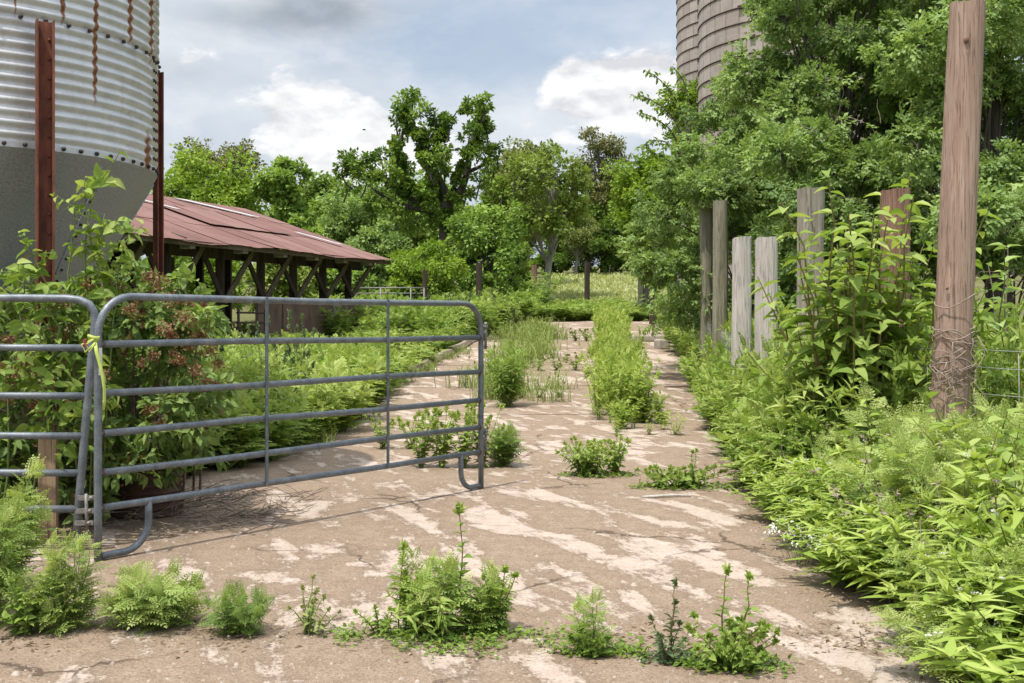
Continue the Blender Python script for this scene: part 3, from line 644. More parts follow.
# boarded feed bunk wall along the front
bunk = empty('feed_bunk', sp(3, .5, gz(31)), 'low brown boarded feed bunk along the front of the cattle shed', 'feed bunk')
bl = np.array(bunk.location)
for k, (s0, s1, zt_, zb_, mt) in enumerate(((.7, 1.15, 1.96, .85, 'conc'), (1.2, 2.3, 1.93, 1.25, 'bunk'), (2.35, 2.7, 2.0, .9, 'wood_end'), (2.75, 3.9, 1.98, 1.0, 'bunk'), (3.95, 5.2, 1.95, .8, 'bunk'), (5.25, 6.3, 1.92, .75, 'bunk'))):
    g = G(); a = sp((s0+s1)/2, .45+.02*(k % 2), (zt_+zb_)/2); g.box(a-bl, (s1-s0, .09, zt_-zb_), math.atan2(ea[1], ea[0])); g.build('board', M[mt], bunk)
g = G(); g.beam(sp(.6, .5, 2.03)-bl, sp(6.4, .5, 1.98)-bl, .16, .09); g.build('top_rail', M['wood_dark'], bunk)
# hay rack at the near end of the bunk
rk = sp(7.0, .1, 0); rack = empty('hay_rack', (rk[0], rk[1], gz(rk[1])), 'dark curved bar hay rack beside the shed post', 'hay rack')
for z in (.35, .6, .85, 1.1):
    g = G(); g.tube([np.array([-.55*math.cos(t)*ea[0]-.1*math.sin(t), -.55*math.cos(t)*ea[1]-.25*math.sin(t), z]) for t in np.linspace(0, PI, 9)], .028, 6); g.build('bar', M['wood_dark'], rack)
for d in (-.55, .55):
    g = G(); g.tube([(ea[0]*d, ea[1]*d, 0), (ea[0]*d, ea[1]*d, 1.2)], .035, 6); g.build('upright', M['wood_dark'], rack)
# pale drum pole inside
g = G(); c = sp(4.3, 5.0, 0); g.tube([(0, 0, 0), (0, 0, 2.5)], .16, 10); tag(g.build('pale_pole', M['conc'], loc=(c[0], c[1], gz(c[1]))), 'pale round pole standing inside the cattle shed', 'pole')

# far pipe fence panel
Yf = 44; pf = at(391, 300, Yf); pipe = empty('pipe_fence', (pf[0], Yf, gz(Yf)), 'low grey pipe rail fence between shed and weeds', 'fence')
x0, x1 = at(356, 0, Yf)[0]-pf[0], at(424, 0, Yf)[0]-pf[0]; zo = gz(Yf)
for py in (288, 293.5, 306, 312):
    z = at(0, py, Yf)[2]-zo; g = G(); g.tube([(x0, 0, z), (0, 0, z+.01), (x1, 0, z)], .03 if py < 300 else .04, 6); g.build('rail', M['steelgrey'], pipe)
for x in (x0, x0*.3, x1*.6, x1): g = G(); g.tube([(x, 0, 0), (x, 0, at(0, 288, Yf)[2]-zo)], .035, 6); g.build('upright', M['steelgrey'], pipe)
# stone blocks at the far track edge
for px, py, Y, d, lab in ((648, 331, 33, (.9, .9, .22), 'broken concrete slab at the right edge of the far track'), (662, 336, 30, (.34, .5, .3), 'rounded pale stone block beside the weeds at the track edge')):
    p = at(px, py, Y); g = G(); g.box((0, 0, d[2]/2-.03), d, .15); o = tag(g.build('stone_block', M['conc'], loc=(p[0], Y, gz(Y))), lab, 'stone block')
    bv = o.modifiers.new('worn', 'BEVEL'); bv.width = .06; bv.segments = 3

# ================================================================== STAVE SILOS
def silo(px, Y, R, h, label):
    p = at(px, 0, Y); root = empty('stave_silo', (p[0], Y, gz(Y)), label, 'silo', 'concrete stave silos')
    g = G(); n_ = 72; th = np.linspace(0, 2*PI, n_+1); V = np.array([(R*math.cos(t), R*math.sin(t), z) for z in (0, h) for t in th])
    i = np.arange(n_); g.add(V, np.stack([i, i+1, i+n_+2, i+n_+1], -1), 0, .5, True)
    o = g.build('stave_wall', M['silo'], root); me = o.data; uv = me.uv_layers.new(name='UVMap')
    vi = np.empty(len(me.loops), int); me.loops.foreach_get('vertex_index', vi)
    co = np.stack([(vi % (n_+1))/n_*2*PI*R, V[vi, 2]], -1); uv.data.foreach_set('uv', co.astype(np.float32).ravel())
    hp = None
    for k, z in enumerate(np.arange(.38, h, .38)):
        if hp is None:
            g = G(); g.tube([(math.cos(t)*(R+.008), math.sin(t)*(R+.008), 0) for t in np.linspace(0, 2*PI, 73)], .017, 5, cap=False)
            for a in (3.9, 5.2, 1.0): c = np.array([math.cos(a), math.sin(a), 0])*(R+.03); g.box(c, (.09, .14, .07), a)
            hp = g.build('hoop', M['hoop'], root); hp.location = (0, 0, z); 
        else:
            c = hp.copy(); COL.objects.link(c); c.parent = root; c.location = (0, 0, z); c.rotation_euler = (0, 0, (k % 3)*.12)
    g = G(); V = [(R*1.01*math.cos(a)*math.cos(e), R*1.01*math.sin(a)*math.cos(e), h+R*.9*math.sin(e)) for e in np.linspace(0, PI/2*.98, 8) for a in th[:-1]]
    i = np.arange(7)[:, None]*n_; j = np.arange(n_)[None]; g.add(V, np.stack([i+j, i+(j+1) % n_, i+n_+(j+1) % n_, i+n_+j], -1).reshape(-1, 4), 0, .5, True); g.build('dome', M['cone'], root)
silo(800, 28, 2.55, 14.5, 'concrete stave silo with iron hoops, the front and wider of the two')
silo(757, 36, 2.6, 15, 'concrete stave silo showing only as a sliver behind the other silo')

# small bird in the sky
p = at(364, 130, 50); bird = empty('bird', p, 'tiny dark bird gliding in the grey sky beside the gnarled tree', 'bird')
g = G(); g.tube([(-.16, 0, 0), (-.1, 0, .015), (0, 0, .02), (.1, 0, .02), (.15, 0, .025), (.19, 0, .015)], [.012, .035, .05, .04, .028, .004], 8); g.build('body', M['birdm'], bird)
for s in (-1, 1):
    g = G(); V = [(.07, s*.03, .03), (-.08, s*.03, .025), (.06, s*.18, .07), (-.06, s*.18, .065), (-.03, s*.38, .03)]; V2 = [(x, y, z-.012) for x, y, z in V]
    g.add(V+V2, [[0, 1, 3, 2], [2, 3, 4], [7, 8, 6, 5], [9, 8, 7], [0, 2, 7, 5], [1, 6, 8, 3], [2, 4, 9, 7], [3, 8, 9, 4]]); g.build('wing', M['birdm'], bird)
bird.scale = (.55, .55, .55)
# ================================================================== FOLIAGE TEMPLATES
def T_leaf(ts, ws, fold=.12, bend=.15):
    """one leaf blade: x along, y across, z normal"""
    v = [(0, 0, 0)]; rows = []
    for t, w in zip(ts, ws):
        z = -bend*t*t; rows.append(len(v)); v += [(t, w, z+fold*w), (t, 0, z), (t, -w, z+fold*w)]
    v.append((1, 0, -bend)); tip = len(v)-1
    tri = [(0, rows[0]+1, rows[0]), (0, rows[0]+2, rows[0]+1), (tip, rows[-1], rows[-1]+1), (tip, rows[-1]+1, rows[-1]+2)]
    quad = []
    for a, b in zip(rows[:-1], rows[1:]): quad += [(a, a+1, b+1, b), (a+1, a+2, b+2, b+1)]
    return np.array(v, float), [np.array(tri)] + ([np.array(quad)] if quad else [])
T_OV = T_leaf([.3, .62], [.27, .23], .5, .22)          # ovate (width is relative to length)
T_BIG = T_leaf([.18, .42, .72], [.2, .27, .17], .55, .3)
T_LAN = T_leaf([.16, .45, .76], [.095, .13, .075], .6, .55)
T_RH = (np.array([(0, 0, 0), (.5, .3, .06), (1, 0, -.08), (.5, -.3, .06)], float), [np.array([(0, 2, 1), (0, 3, 2)])])
T_RHN = (np.array([(0, 0, 0), (.45, .16, .04), (1, 0, -.1), (.45, -.16, .04)], float), [np.array([(0, 2, 1), (0, 3, 2)])])
def T_multi(items):
    """merge placed leaflets (template, pos, dir, normal, size) into one template"""
    V = []; Fs = {}; n = 0
    for T, p, x, nn, s in items:
        tv, tf = T; x = np.array(x, float); x /= np.linalg.norm(x); y = np.cross(np.array(nn, float), x); y /= np.linalg.norm(y); z = np.cross(x, y)
        V.append(np.array(p)+s*(tv[:, :1]*x+tv[:, 1:2]*y+tv[:, 2:]*z))
        for f in tf: Fs.setdefault(f.shape[1], []).append(f+n)
        n += len(tv)
    return np.concatenate(V), [np.concatenate(f) for f in Fs.values()]
def T_pinnate(n, leaf, ls, spread=70, droop=.25, tip=True, taper=.5):
    it = []
    for k in range(n):
        t = (k+.8)/n; x = t; z = -droop*t*t
        L = ls*(1-taper*abs(t-.35)/.65)
        for s in (-1, 1):
            a = math.radians(spread*(1-.35*t)); it.append((leaf, (x, 0, z), (math.cos(a), s*math.sin(a), -.25*droop-.1), (0, 0, 1), L))
    if tip: it.append((leaf, (1, 0, -droop), (1, 0, -2*droop), (0, 0, 1), ls*.8))
    V, Fl = T_multi(it); 
    r = np.array([(0, .012, 0), (0, -.012, 0), (.5, .009, -droop*.25), (.5, -.009, -droop*.25), (1, .003, -droop), (1, -.003, -droop)]); k = len(V)
    return np.concatenate([V, r]), Fl + [np.array([(0, 1, 3, 2), (2, 3, 5, 4)])+k]
T_FERN = T_pinnate(6, T_pinnate(2, T_RH, .5, 50, .1), .44, 60, .22)   # twice-cut ragweed leaf
T_FERN2 = T_pinnate(5, T_RH, .42, 56, .25)                             # cheap fern leaf
T_PIN = T_pinnate(4, T_RH, .34, 70, .3)                                # boxelder-like spray
def _spray(seed, n, leaf, s0, L=1.0, flat=.5):
    q = np.random.default_rng(seed); it = []
    for k in range(n):
        t = (k+.5)/n; a = q.uniform(0, 2*PI)
        it.append((leaf, (t*L*.8, q.normal(0, .05), q.normal(0, .05)-.12*t*t), (.7, math.cos(a)*.9, math.sin(a)*.6*flat-.15), (q.normal(0, .4), q.normal(0, .4), 1), s0*q.uniform(.7, 1.25)))
    return T_multi(it)
T_SPRAY = _spray(3, 9, T_RH, .42)
T_SPRAY2 = _spray(4, 7, T_OV, .45)

def rand_dirs(n, q):
    d = q.normal(size=(n, 3)); return d/np.linalg.norm(d, axis=1, keepdims=True)
def nrm(v): return v/(np.linalg.norm(v, axis=-1, keepdims=True)+1e-9)

# ------------------------------------------------------------------ trees
def fill_clumps(g, C, R, q, subs=16, per=22, T=T_RH, size=.2, flat=.75, droop=.25, sub_r=.42, tone=.16, up=.7, szvar=.35, aspect=None):
    C = np.asarray(C, float); R = np.asarray(R, float); n = len(C)
    d = rand_dirs(n*subs, q); d[:, 2] = d[:, 2]*.9+.12; d = nrm(d)
    rr = np.repeat(R, subs)*(q.uniform(.15, 1, n*subs)**.5)
    sc = np.repeat(C, subs, 0) + d*rr[:, None]*[1, 1, flat]
    sr = np.repeat(R, subs)*sub_r*q.uniform(.6, 1.3, n*subs)
    tone1 = np.repeat(q.normal(0, tone*.8, n), subs) + q.normal(0, tone*.6, n*subs)
    m = n*subs*per
    e = rand_dirs(m, q); er = q.uniform(0, 1, m)**.45
    P = np.repeat(sc, per, 0) + e*(np.repeat(sr, per)*er)[:, None]*[1, 1, .7]
    out = nrm(P-np.repeat(np.repeat(C, subs, 0), per, 0)+1e-6)
    X = nrm(out*.5 + e*.6 + q.normal(0, .45, (m, 3)) - [0, 0, droop])
    N = nrm(out*.35 + [0, 0, up] + q.normal(0, .42, (m, 3)))
    S = size*q.uniform(1-szvar, 1+szvar, m)
    r = np.clip(.45 + np.repeat(tone1, per) + q.normal(0, .13, m), 0, 1)
    g.inst(T, P, X, N, S, 0, r, None)
    return sc
def curve(a, b, q, k=7, wob=.08, sag=.12):
    a = np.array(a, float); b = np.array(b, float); t = np.linspace(0, 1, k)[:, None]; L = np.linalg.norm(b-a)
    mid = (a+b)/2 + q.normal(0, wob, 3)*L + [0, 0, sag*L]
    return (1-t)**2*a + 2*t*(1-t)*mid + t*t*b
def tree(name, loc, label, cat, group, trunk, r0, C, R, leafm, barkm, q, limb_r=.3, twigs=True, sc_n=3, **kw):
    """trunk: list of points (local); limbs climb from it to every clump"""
    root = empty(name, loc, label, cat, group)
    tp = np.array(trunk, float); g = G(); k = len(tp)
    tt = np.linspace(0, 1, k); g.tube(tp, r0*(1-.75*tt)*(1+.5*np.exp(-tt*9)), 9)
    gc = G(); subs = fill_clumps(gc, C, R, q, **kw)
    C = np.asarray(C, float)
    for c, r in zip(C, R):
        h = np.clip((c[2]-tp[0, 2])*q.uniform(.35, .75), tp[0, 2]+.05*(tp[-1, 2]-tp[0, 2]), tp[-1, 2])
        i = int(np.argmin(np.abs(tp[:, 2]-h))); P = curve(tp[i], c, q, 7, .07, .06)
        rb = r0*limb_r*(1-.5*i/k); g.tube(P, np.linspace(rb, max(.012, rb*.25), 7), 6, cap=False)
    if twigs:
        ns = len(subs)//len(C); a = np.repeat(C, ns, 0); sel = q.random(len(subs)) < min(1, sc_n/ns*2)
        a = a[sel]; b = subs[sel]; t = np.linspace(0, 1, 4)[None, :, None]; P = a[:, None]*(1-t)+b[:, None]*t + (t*(1-t))*q.normal(0, .15, (len(a), 1, 3))
        g.tubes(P, np.linspace(.03, .008, 4)*max(.5, r0/.25), 3)
    g.build('trunk', barkm, root); gc.build('crown', leafm, root)
    return root
def crown(q, n, c, rad, r, shell=.55, top=.1):
    d = rand_dirs(n, q); d[:, 2] += top; d = nrm(d); rr = q.uniform(shell, 1, n)
    return np.array(c)+d*rr[:, None]*np.array(rad), q.uniform(r[0], r[1], n)

def place(px, Y): return np.array([(px-CX)/F*Y, Y, gz(Y)])
def straight(h, q, lean=.03): 
    t = np.linspace(0, 1, 8)[:, None]; return np.concatenate([q.normal(0, lean, (1, 2))*t*h + .03*h*np.sin(t*4+q.uniform(0, 6))*[1, .7], t*h], 1)
def bgtree(name, px, Y, top, w, leafm, barkm, label, group=None, seed=0, low=.15, n=34, cr=(.16, .26), cat='tree', T=T_RH, size=.24, subs=15, per=24, **kw):
    """a tree of the far wood: crown as wide and tall as in the picture"""
    q = np.random.default_rng(seed); p = place(px, Y); h = at(0, top, Y)[2]-p[2]; rw = w/2/F*Y
    zc = h*(low+(1-low)/2); rz = h*(1-low)/2
    m = min(rw, rz)
    C, R = crown(q, n, (0, 0, zc), (rw*.82, rw*.75, rz*.88), (m*cr[0]*1.6, m*cr[1]*1.6), .5)
    return tree(name, p, label, cat, group, straight(h*.8, q), max(.1, h*.022), C, R, leafm, barkm, q, T=T, size=size, subs=subs, per=per, **kw)

GW = 'trees of the wood behind the track'
# left group behind the shed
bgtree('broad_tree', 208, 60, 146, 120, M['bright'], M['bark'], 'broad green tree rising behind the shed roof beside the rusty post', GW, 31, .1, 44, per=26)
bgtree('bronze_tree', 216, 74, 130, 110, M['brownleaf'], M['bark'], 'bronze tinged treetop behind the broad green tree over the shed', GW, 32, .3, 34)
bgtree('bright_tree', 284, 58, 147, 66, M['mid'], M['bark'], 'narrow bright green tree with a pointed top behind the shed roof', GW, 33, .12, 32)
bgtree('soft_tree', 338, 66, 192, 80, M['elder'], M['bark'], 'low soft green tree in the dip between shed roof and gnarled tree', GW, 34, .0, 30)
bgtree('round_bush_tree', 303, 50, 212, 52, M['mid'], M['bark'], 'small rounded tree just over the shed ridge', GW, 35, .0, 24, size=.2)
# the gnarled vine-clad tree: clumps on visible limbs
q = np.random.default_rng(77); Y0 = 62; base = place(446, Y0)
def loc_(px, py, dy=0): return at(px, py, Y0+dy)-base
gn = [(402, 103, 14), (413, 97, 12), (396, 116, 11), (420, 112, 14), (408, 123, 11), (437, 117, 10), (428, 128, 10), (449, 122, 9), (441, 135, 9), (399, 140, 8), (397, 155, 9), (472, 105, 9), (483, 101, 11),
      (486, 112, 10), (463, 107, 6), (478, 122, 12), (487, 128, 9), (470, 133, 12), (484, 145, 11), (470, 155, 13), (490, 165, 13), (495, 150, 8), (428, 146, 11), (440, 152, 13), (434, 165, 13), (446, 170, 12), (424, 160, 9),
      (348, 158, 11), (358, 165, 14), (342, 170, 9), (370, 160, 10), (366, 178, 13), (380, 155, 9), (386, 170, 13), (378, 190, 14), (396, 180, 13), (408, 170, 11), (412, 190, 14), (404, 205, 14), (352, 184, 10),
      (480, 180, 14), (466, 195, 12), (500, 185, 14), (425, 205, 13), (390, 210, 14), (372, 207, 12), (494, 203, 14), (410, 225, 15), (470, 215, 15), (440, 222, 14), (383, 228, 16)]
C = np.array([loc_(x, y, q.uniform(-2.2, 2.2)) for x, y, r in gn]); R = np.array([r/F*Y0*.86 for *_, r in gn])
root = empty('gnarled_tree', base, 'tall dark gnarled tree with twisted leaf wrapped limbs against the sky', 'tree', GW)
g = G()
def limb(pts, r0, r1, dys=None):
    P = np.array([loc_(x, y, 0 if dys is None else dys[i]) for i, (x, y) in enumerate(pts)]); 
    # smooth through the points
    t = np.linspace(0, len(P)-1, (len(P)-1)*4+1); Q = np.stack([np.interp(t, np.arange(len(P)), P[:, k]) for k in range(3)], 1)
    for _ in range(2): Q[1:-1] = (Q[:-2]+2*Q[1:-1]+Q[2:])/4
    g.tube(Q, np.linspace(r0, r1, len(Q)), 8)
limb([(447, 300), (446, 255), (446, 215), (449, 192)], .45, .34)
limb([(449, 200), (438, 178), (428, 158), (419, 138), (410, 122), (404, 108)], .27, .08)
limb([(419, 140), (404, 126), (400, 145), (397, 165)], .13, .05); limb([(432, 165), (425, 146), (440, 125), (449, 120)], .14, .05)
limb([(449, 200), (462, 190), (468, 170), (470, 150), (476, 128), (484, 104)], .25, .07); limb([(468, 172), (484, 165), (492, 150)], .13, .05)
limb([(447, 225), (425, 208), (406, 192), (398, 172), (396, 150)], .28, .1); limb([(412, 198), (390, 182), (372, 168), (352, 160)], .19, .05); limb([(447, 232), (475, 215), (492, 200), (502, 188)], .2, .05)
limb([(425, 210), (400, 205), (380, 195), (366, 182)], .17, .05)
for c in C: g.tube(curve(c+np.array([q.normal(0, .4), 0, -1.1]), c, q, 4, .1, 0), [.06, .05, .04, .02], 5, cap=False)
g.build('trunk', M['bark'], root)
wr = []
for a, b_ in (((447, 290), (446, 215)), ((446, 215), (428, 160)), ((428, 160), (404, 112)), ((449, 200), (470, 155)), ((470, 155), (484, 108)), ((447, 225), (400, 175)), ((400, 175), (397, 145)), ((410, 196), (352, 162)), ((447, 232), (500, 190)), ((432, 165), (445, 122))):
    for t in np.linspace(.05, 1, 7): wr.append((a[0]+(b_[0]-a[0])*t+q.normal(0, 2), a[1]+(b_[1]-a[1])*t+q.normal(0, 2), q.uniform(3.5, 6)))
C = np.concatenate([C, [loc_(x, y, q.uniform(-1, .4)) for x, y, r in wr]]); R = np.concatenate([R, [r/F*Y0 for *_, r in wr]])
gc = G(); fill_clumps(gc, C, R, q, subs=11, per=22, T=T_RH, size=.23, flat=.9, sub_r=.42, tone=.22); gc.build('crown', M['dark'], root)
# middle group
bgtree('pale_trunk_tree', 549, 60, 132, 108, M['yellowgreen'], M['palebark'], 'airy yellow green tree with pale forked trunk and bare pale limbs', GW, 41, .3, 30, cr=(.13, .22), per=20, subs=13, limb_r=.5)
bgtree('bronze_tree', 602, 86, 114, 62, M['brownleaf'], M['bark'], 'tall thin crowned bronze tinged tree right of the pale trunk tree', GW, 42, .3, 30, cr=(.16, .26), per=14, subs=11)
bgtree('yellow_tree', 522, 72, 138, 78, M['olive'], M['bark'], 'olive green treetop between the gnarled tree and the pale trunk tree', GW, 43, .2, 34)
bgtree('round_bush_tree', 487, 54, 196, 88, M['mid'], M['bark'], 'rounded mid green tree at the wood edge left of the pale trunk', GW, 44, .0, 36, size=.2)
bgtree('yellow_bush', 425, 49, 236, 92, M['bright'], M['bark'], 'yellow green bushy tree beside the far end of the shed roof', GW, 45, .0, 34, size=.17)
bgtree('soft_tree', 376, 58, 214, 70, M['elder'], M['bark'], 'soft green tree behind the shed roof end under the gnarled tree', GW, 46, .0, 32, size=.2)
bgtree('dark_bush', 512, 57, 240, 60, M['dark'], M['bark'], 'dark shrubby tree at the foot of the pale trunk', GW, 47, .0, 26, size=.18)
bgtree('dark_bush', 592, 84, 225, 90, M['dark'], M['bark'], 'dark shrubby tree in the shade behind the field edge', GW, 48, .0, 28, size=.2)
bgtree('soft_tree', 576, 83, 195, 50, M['olive'], M['palebark'], 'small olive tree with twiggy grey branches beside the field', GW, 49, .05, 22, per=16, size=.18)
bgtree('bright_tree', 650, 52, 138, 94, M['bright'], M['bark'], 'bright green tree leaning over the right edge of the field', GW, 50, .32, 44, size=.2)
bgtree('bright_tree', 690, 42, 150, 90, M['bright'], M['bark'], 'bright green tree in front of the far stave silo above the slim posts', GW, 51, .05, 40, size=.18)
for k, (px, Y, top, w, mt, lab) in enumerate(((150, 44, 232, 90, 'mid', 'low green bush behind the shed, beside the rusty bin post'), (215, 46, 250, 80, 'bright', 'low bright bush seen through the open shed between its near posts'), (280, 48, 250, 80, 'yellowgreen', 'yellow green bush seen through the open shed between its middle posts'), (338, 50, 248, 70, 'mid', 'green bush seen through the far bay of the open shed'), (100, 42, 240, 80, 'dark', 'dark bush behind the bin hopper and shed'))):
    bgtree('hedge_bush', px, Y, top, w, M[mt], M['bark'], lab, 'bushes behind the shed', 300+k, .0, 22, size=.2, cat='bush', per=18)
bgtree('dark_bush', 548, 87, 250, 70, M['dark'], M['bark'], 'dark shrub closing the gap behind the pale trunk', GW, 52, .0, 24, size=.24)
bgtree('dark_bush', 636, 88, 240, 80, M['mid'], M['bark'], 'green shrub closing the field at its right edge', GW, 53, .0, 24, size=.24)
# the wood farther back: two kinds, copied
kinds = [bgtree('wood_tree', -60, 88, 170, 120, M['mid'], M['bark'], 'green tree in the far wood closing the view', 'trees in the far wood', 61, .05, 36, size=.34), 
         bgtree('wood_tree', 90, 90, 165, 120, M['dark'], M['bark'], 'green tree in the far wood closing the view', 'trees in the far wood', 62, .05, 36, size=.34)]
q = np.random.default_rng(8)
for k, (px, Y) in enumerate([(-180, 90), (20, 96), (165, 92), (240, 97), (310, 90), (375, 98), (440, 92), (500, 99), (560, 96), (615, 90), (670, 99), (735, 92), (810, 97), (890, 90), (980, 95), (1080, 92), (1180, 96), (330, 84), (420, 82), (610, 86)]):
    copy_tree(kinds[k % 2], place(px, Y), q.uniform(0, 6.28), q.uniform(.75, 1.05))
# ------------------------------------------------------------------ the overgrown right side
GR = 'trees grown over the silos on the bank'
def pxtree(name, base_px, Y, pts, label, leafm, barkm, seed, dj=1.6, r0=.16, trunk_top=None, cat='tree', group=GR, **kw):
    """a near tree: clumps (px, py, radius px) with their own depth spread"""
    q = np.random.default_rng(seed); b = place(base_px, Y)
    C = []; R = []
    for x, y, r in pts:
        Yc = Y+q.uniform(-dj, dj); C.append(at(x, y, Yc)-b); R.append(r/F*Yc)
    top = at(trunk_top[0], trunk_top[1], Y)-b if trunk_top else np.array([0, 0, max(c[2] for c in C)*.8])
    t = np.linspace(0, 1, 9)[:, None]; tr_ = t*top + np.sin(t*5)*[.12, .1, 0]
    return tree(name, b, label, cat, group, tr_, r0, np.array(C), np.array(R), leafm, barkm, q, **kw)
def fillpoly(poly, step, r, seed):
    """clump centres spread through an outline (pixel coordinates, then given their own depth)"""
    q = np.random.default_rng(seed); P = np.array(poly, float); out = []
    x0, y0 = P.min(0); x1, y1 = P.max(0)
    for y in np.arange(y0, y1, step):
        for x in np.arange(x0, x1, step):
            a, b = x+q.uniform(-.5, .5)*step, y+q.uniform(-.5, .5)*step; c = False; j = len(P)-1
            for i in range(len(P)):
                if (P[i, 1] > b) != (P[j, 1] > b) and a < (P[j, 0]-P[i, 0])*(b-P[i, 1])/(P[j, 1]-P[i, 1])+P[i, 0]: c = not c
                j = i
            if c: out.append((a, b, r*q.uniform(.75, 1.3)))
    return out
kw = dict(T=T_SPRAY, subs=11, per=23, size=.175, sub_r=.5, droop=.3, tone=.17, limb_r=.22)
pxtree('elder_tree', 835, 19.5, fillpoly([(765, -60), (752, 10), (750, 60), (738, 92), (760, 125), (800, 122), (815, 105), (824, 75), (843, 75), (852, 105), (880, 125), (900, 120), (945, 105), (960, -60)], 29, 27, 71), 'large feathery leaved tree with a dark trunk growing up against the front silo', M['elder'], M['bark'], 72, 1.5, .17, (836, -40), **kw)
pxtree('elder_tree', 985, 16.5, fillpoly([(925, -70), (905, 30), (925, 120), (900, 190), (930, 235), (1100, 250), (1100, -70)], 34, 30, 73), 'dense dark green tree behind the tall reddish pole', M['elder'], M['bark'], 74, 1.4, .16, (1000, -60), **kw)
pxtree('elder_shrub', 735, 22.5, fillpoly([(690, 118), (668, 165), (650, 195), (640, 240), (648, 300), (668, 335), (700, 335), (745, 320), (790, 260), (800, 200), (790, 130), (760, 110), (735, 95), (715, 112)], 27, 24, 75), 'broad soft green sapling thicket below the silos behind the slim posts', M['elder'], M['bark'], 76, 1.6, .10, None, **kw)
pxtree('elder_shrub', 850, 17.0, fillpoly([(775, 150), (770, 230), (785, 330), (930, 330), (945, 250), (920, 190), (880, 150), (850, 170), (820, 120), (790, 115)], 27, 24, 77), 'soft green undergrowth tree with bare twigs behind the grey and red brown posts', M['elder'], M['bark'], 78, 1.4, .09, None, **kw)
pxtree('elder_shrub', 940, 20, fillpoly([(860, 60), (850, 130), (870, 200), (960, 230), (960, 90), (910, 70)], 30, 22, 79), 'dark leafed sapling in the gap between the two big bank trees', M['dark'], M['bark'], 80, 1.2, .08, None, T=T_SPRAY, subs=8, per=7, size=.28, sub_r=.5)
pxtree('elder_shrub', 1010, 14.0, fillpoly([(960, 190), (955, 240), (975, 262), (1100, 270), (1100, 180), (1000, 170)], 30, 26, 81), 'drooping dark foliage shrub right of the tall reddish pole', M['elder'], M['bark'], 82, .9, .07, None, **kw)
pxtree('vine_column', 690, 30.5, fillpoly([(686, 80), (676, 100), (672, 140), (660, 200), (700, 220), (716, 120), (704, 108), (696, 84)], 18, 15, 83), 'leafy vine climbing the base of the rear silo sliver', M['bright'], M['bark'], 84, .8, .07, None, cat='vine', T=T_SPRAY, subs=9, per=10, size=.26, sub_r=.5)
# arching whip branches against the sky
q = np.random.default_rng(90); Yw = 24.0; b = place(715, Yw); wh = empty('arching_sapling', b, 'thin sapling with arching leafy whips against the white cloud by the silos', 'sapling', GR)
g = G(); gc = G()
for pts in ([(690, 150), (684, 115), (672, 92), (655, 75), (646, 71)], [(690, 160), (676, 120), (660, 104), (643, 96), (634, 97)], [(688, 170), (672, 130), (655, 118), (640, 112)], [(690, 165), (668, 142), (652, 140), (640, 148)], [(690, 150), (690, 110), (684, 80), (672, 66)], [(690, 175), (665, 158), (648, 150)]):
    P = np.array([at(x, y, Yw+q.uniform(-.5, .5))-b for x, y in pts]); t = np.linspace(0, len(P)-1, 22); Q = np.stack([np.interp(t, np.arange(len(P)), P[:, k]) for k in range(3)], 1)
    for _ in range(3): Q[1:-1] = (Q[:-2]+2*Q[1:-1]+Q[2:])/4
    g.tube(Q, np.linspace(.025, .006, 22), 5); m = 60; i = q.integers(5, 22, m); X = nrm(np.gradient(Q, axis=0)[i]*2+q.normal(0, .6, (m, 3))-[0, 0, .5])
    gc.inst(T_OV, Q[i]+q.normal(0, .03, (m, 3)), X, nrm(q.normal(0, .4, (m, 3))+[0, 0, 1]), q.uniform(.08, .14, m), 0, np.clip(q.normal(.35, .2, m), 0, 1))
Pt = np.array([(0, 0, 0), (-.1, 0, 1.5), (-.3, 0, 3), at(690, 150, Yw)-b]); g.tube(Pt, [.06, .05, .04, .025], 6)
g.build('trunk', M['bark'], wh); gc.build('crown', M['mid'], wh)
# bare twigs showing in the dark hollows
g = G(); P = []
for k in range(110):
    x, y = (q.uniform(800, 935), q.uniform(120, 260)) if k % 2 else (q.uniform(955, 1090), q.uniform(230, 310)); Y = q.uniform(16, 18.5) if k % 2 else q.uniform(13, 14.5)
    a = at(x, y, Y); d = nrm(q.normal(0, 1, 3)+[0, 0, .5]); L = q.uniform(.4, 1.1); P.append([a, a+d*L*.35+q.normal(0, .04, 3), a+d*L*.7+q.normal(0, .06, 3), a+d*L])
g.tubes(np.array(P), np.array([.007, .006, .004, .002]), 4); 
tag(g.build('dead_twigs', M['twig']), 'tangle of bare grey twigs in the dark hollows of the bank thicket', 'twigs', kind='stuff')

# ================================================================== SMALL PLANTS
def stem_curve(n, q, h, spread, base_r=.05, k=7):
    """n stems from a common foot, bending outwards"""
    a = q.uniform(0, 2*PI, n); s = spread*q.uniform(.1, 1, n)**.7; hh = h*q.uniform(.65, 1.05, n)
    t = np.linspace(0, 1, k); b = q.uniform(0, base_r, n)
    x = (b[:, None]+s[:, None]*t**1.5)*np.cos(a)[:, None]; y = (b[:, None]+s[:, None]*t**1.5)*np.sin(a)[:, None]; z = hh[:, None]*(t-.12*(s/(hh+.01))[:, None]*t**3)
    P = np.stack([x, y, z], -1); P[:, 1:-1] += q.normal(0, .012*h, (n, k-2, 3)); return P
def on_stems(P, q, per, t0=.1, t1=1.0):
    n, k, _ = P.shape; t = np.tile(np.linspace(t0, t1, per), n)+q.normal(0, .02, n*per); t = np.clip(t, 0, .999)*(k-1); i = t.astype(int); f = (t-i)[:, None]; s = np.repeat(np.arange(n), per)
    i2 = np.minimum(i+1, k-1); pos = P[s, i]*(1-f)+P[s, i2]*f; tan = nrm(P[s, i2]-P[s, np.maximum(i-1, 0)]); return pos, tan, t/(k-1), s
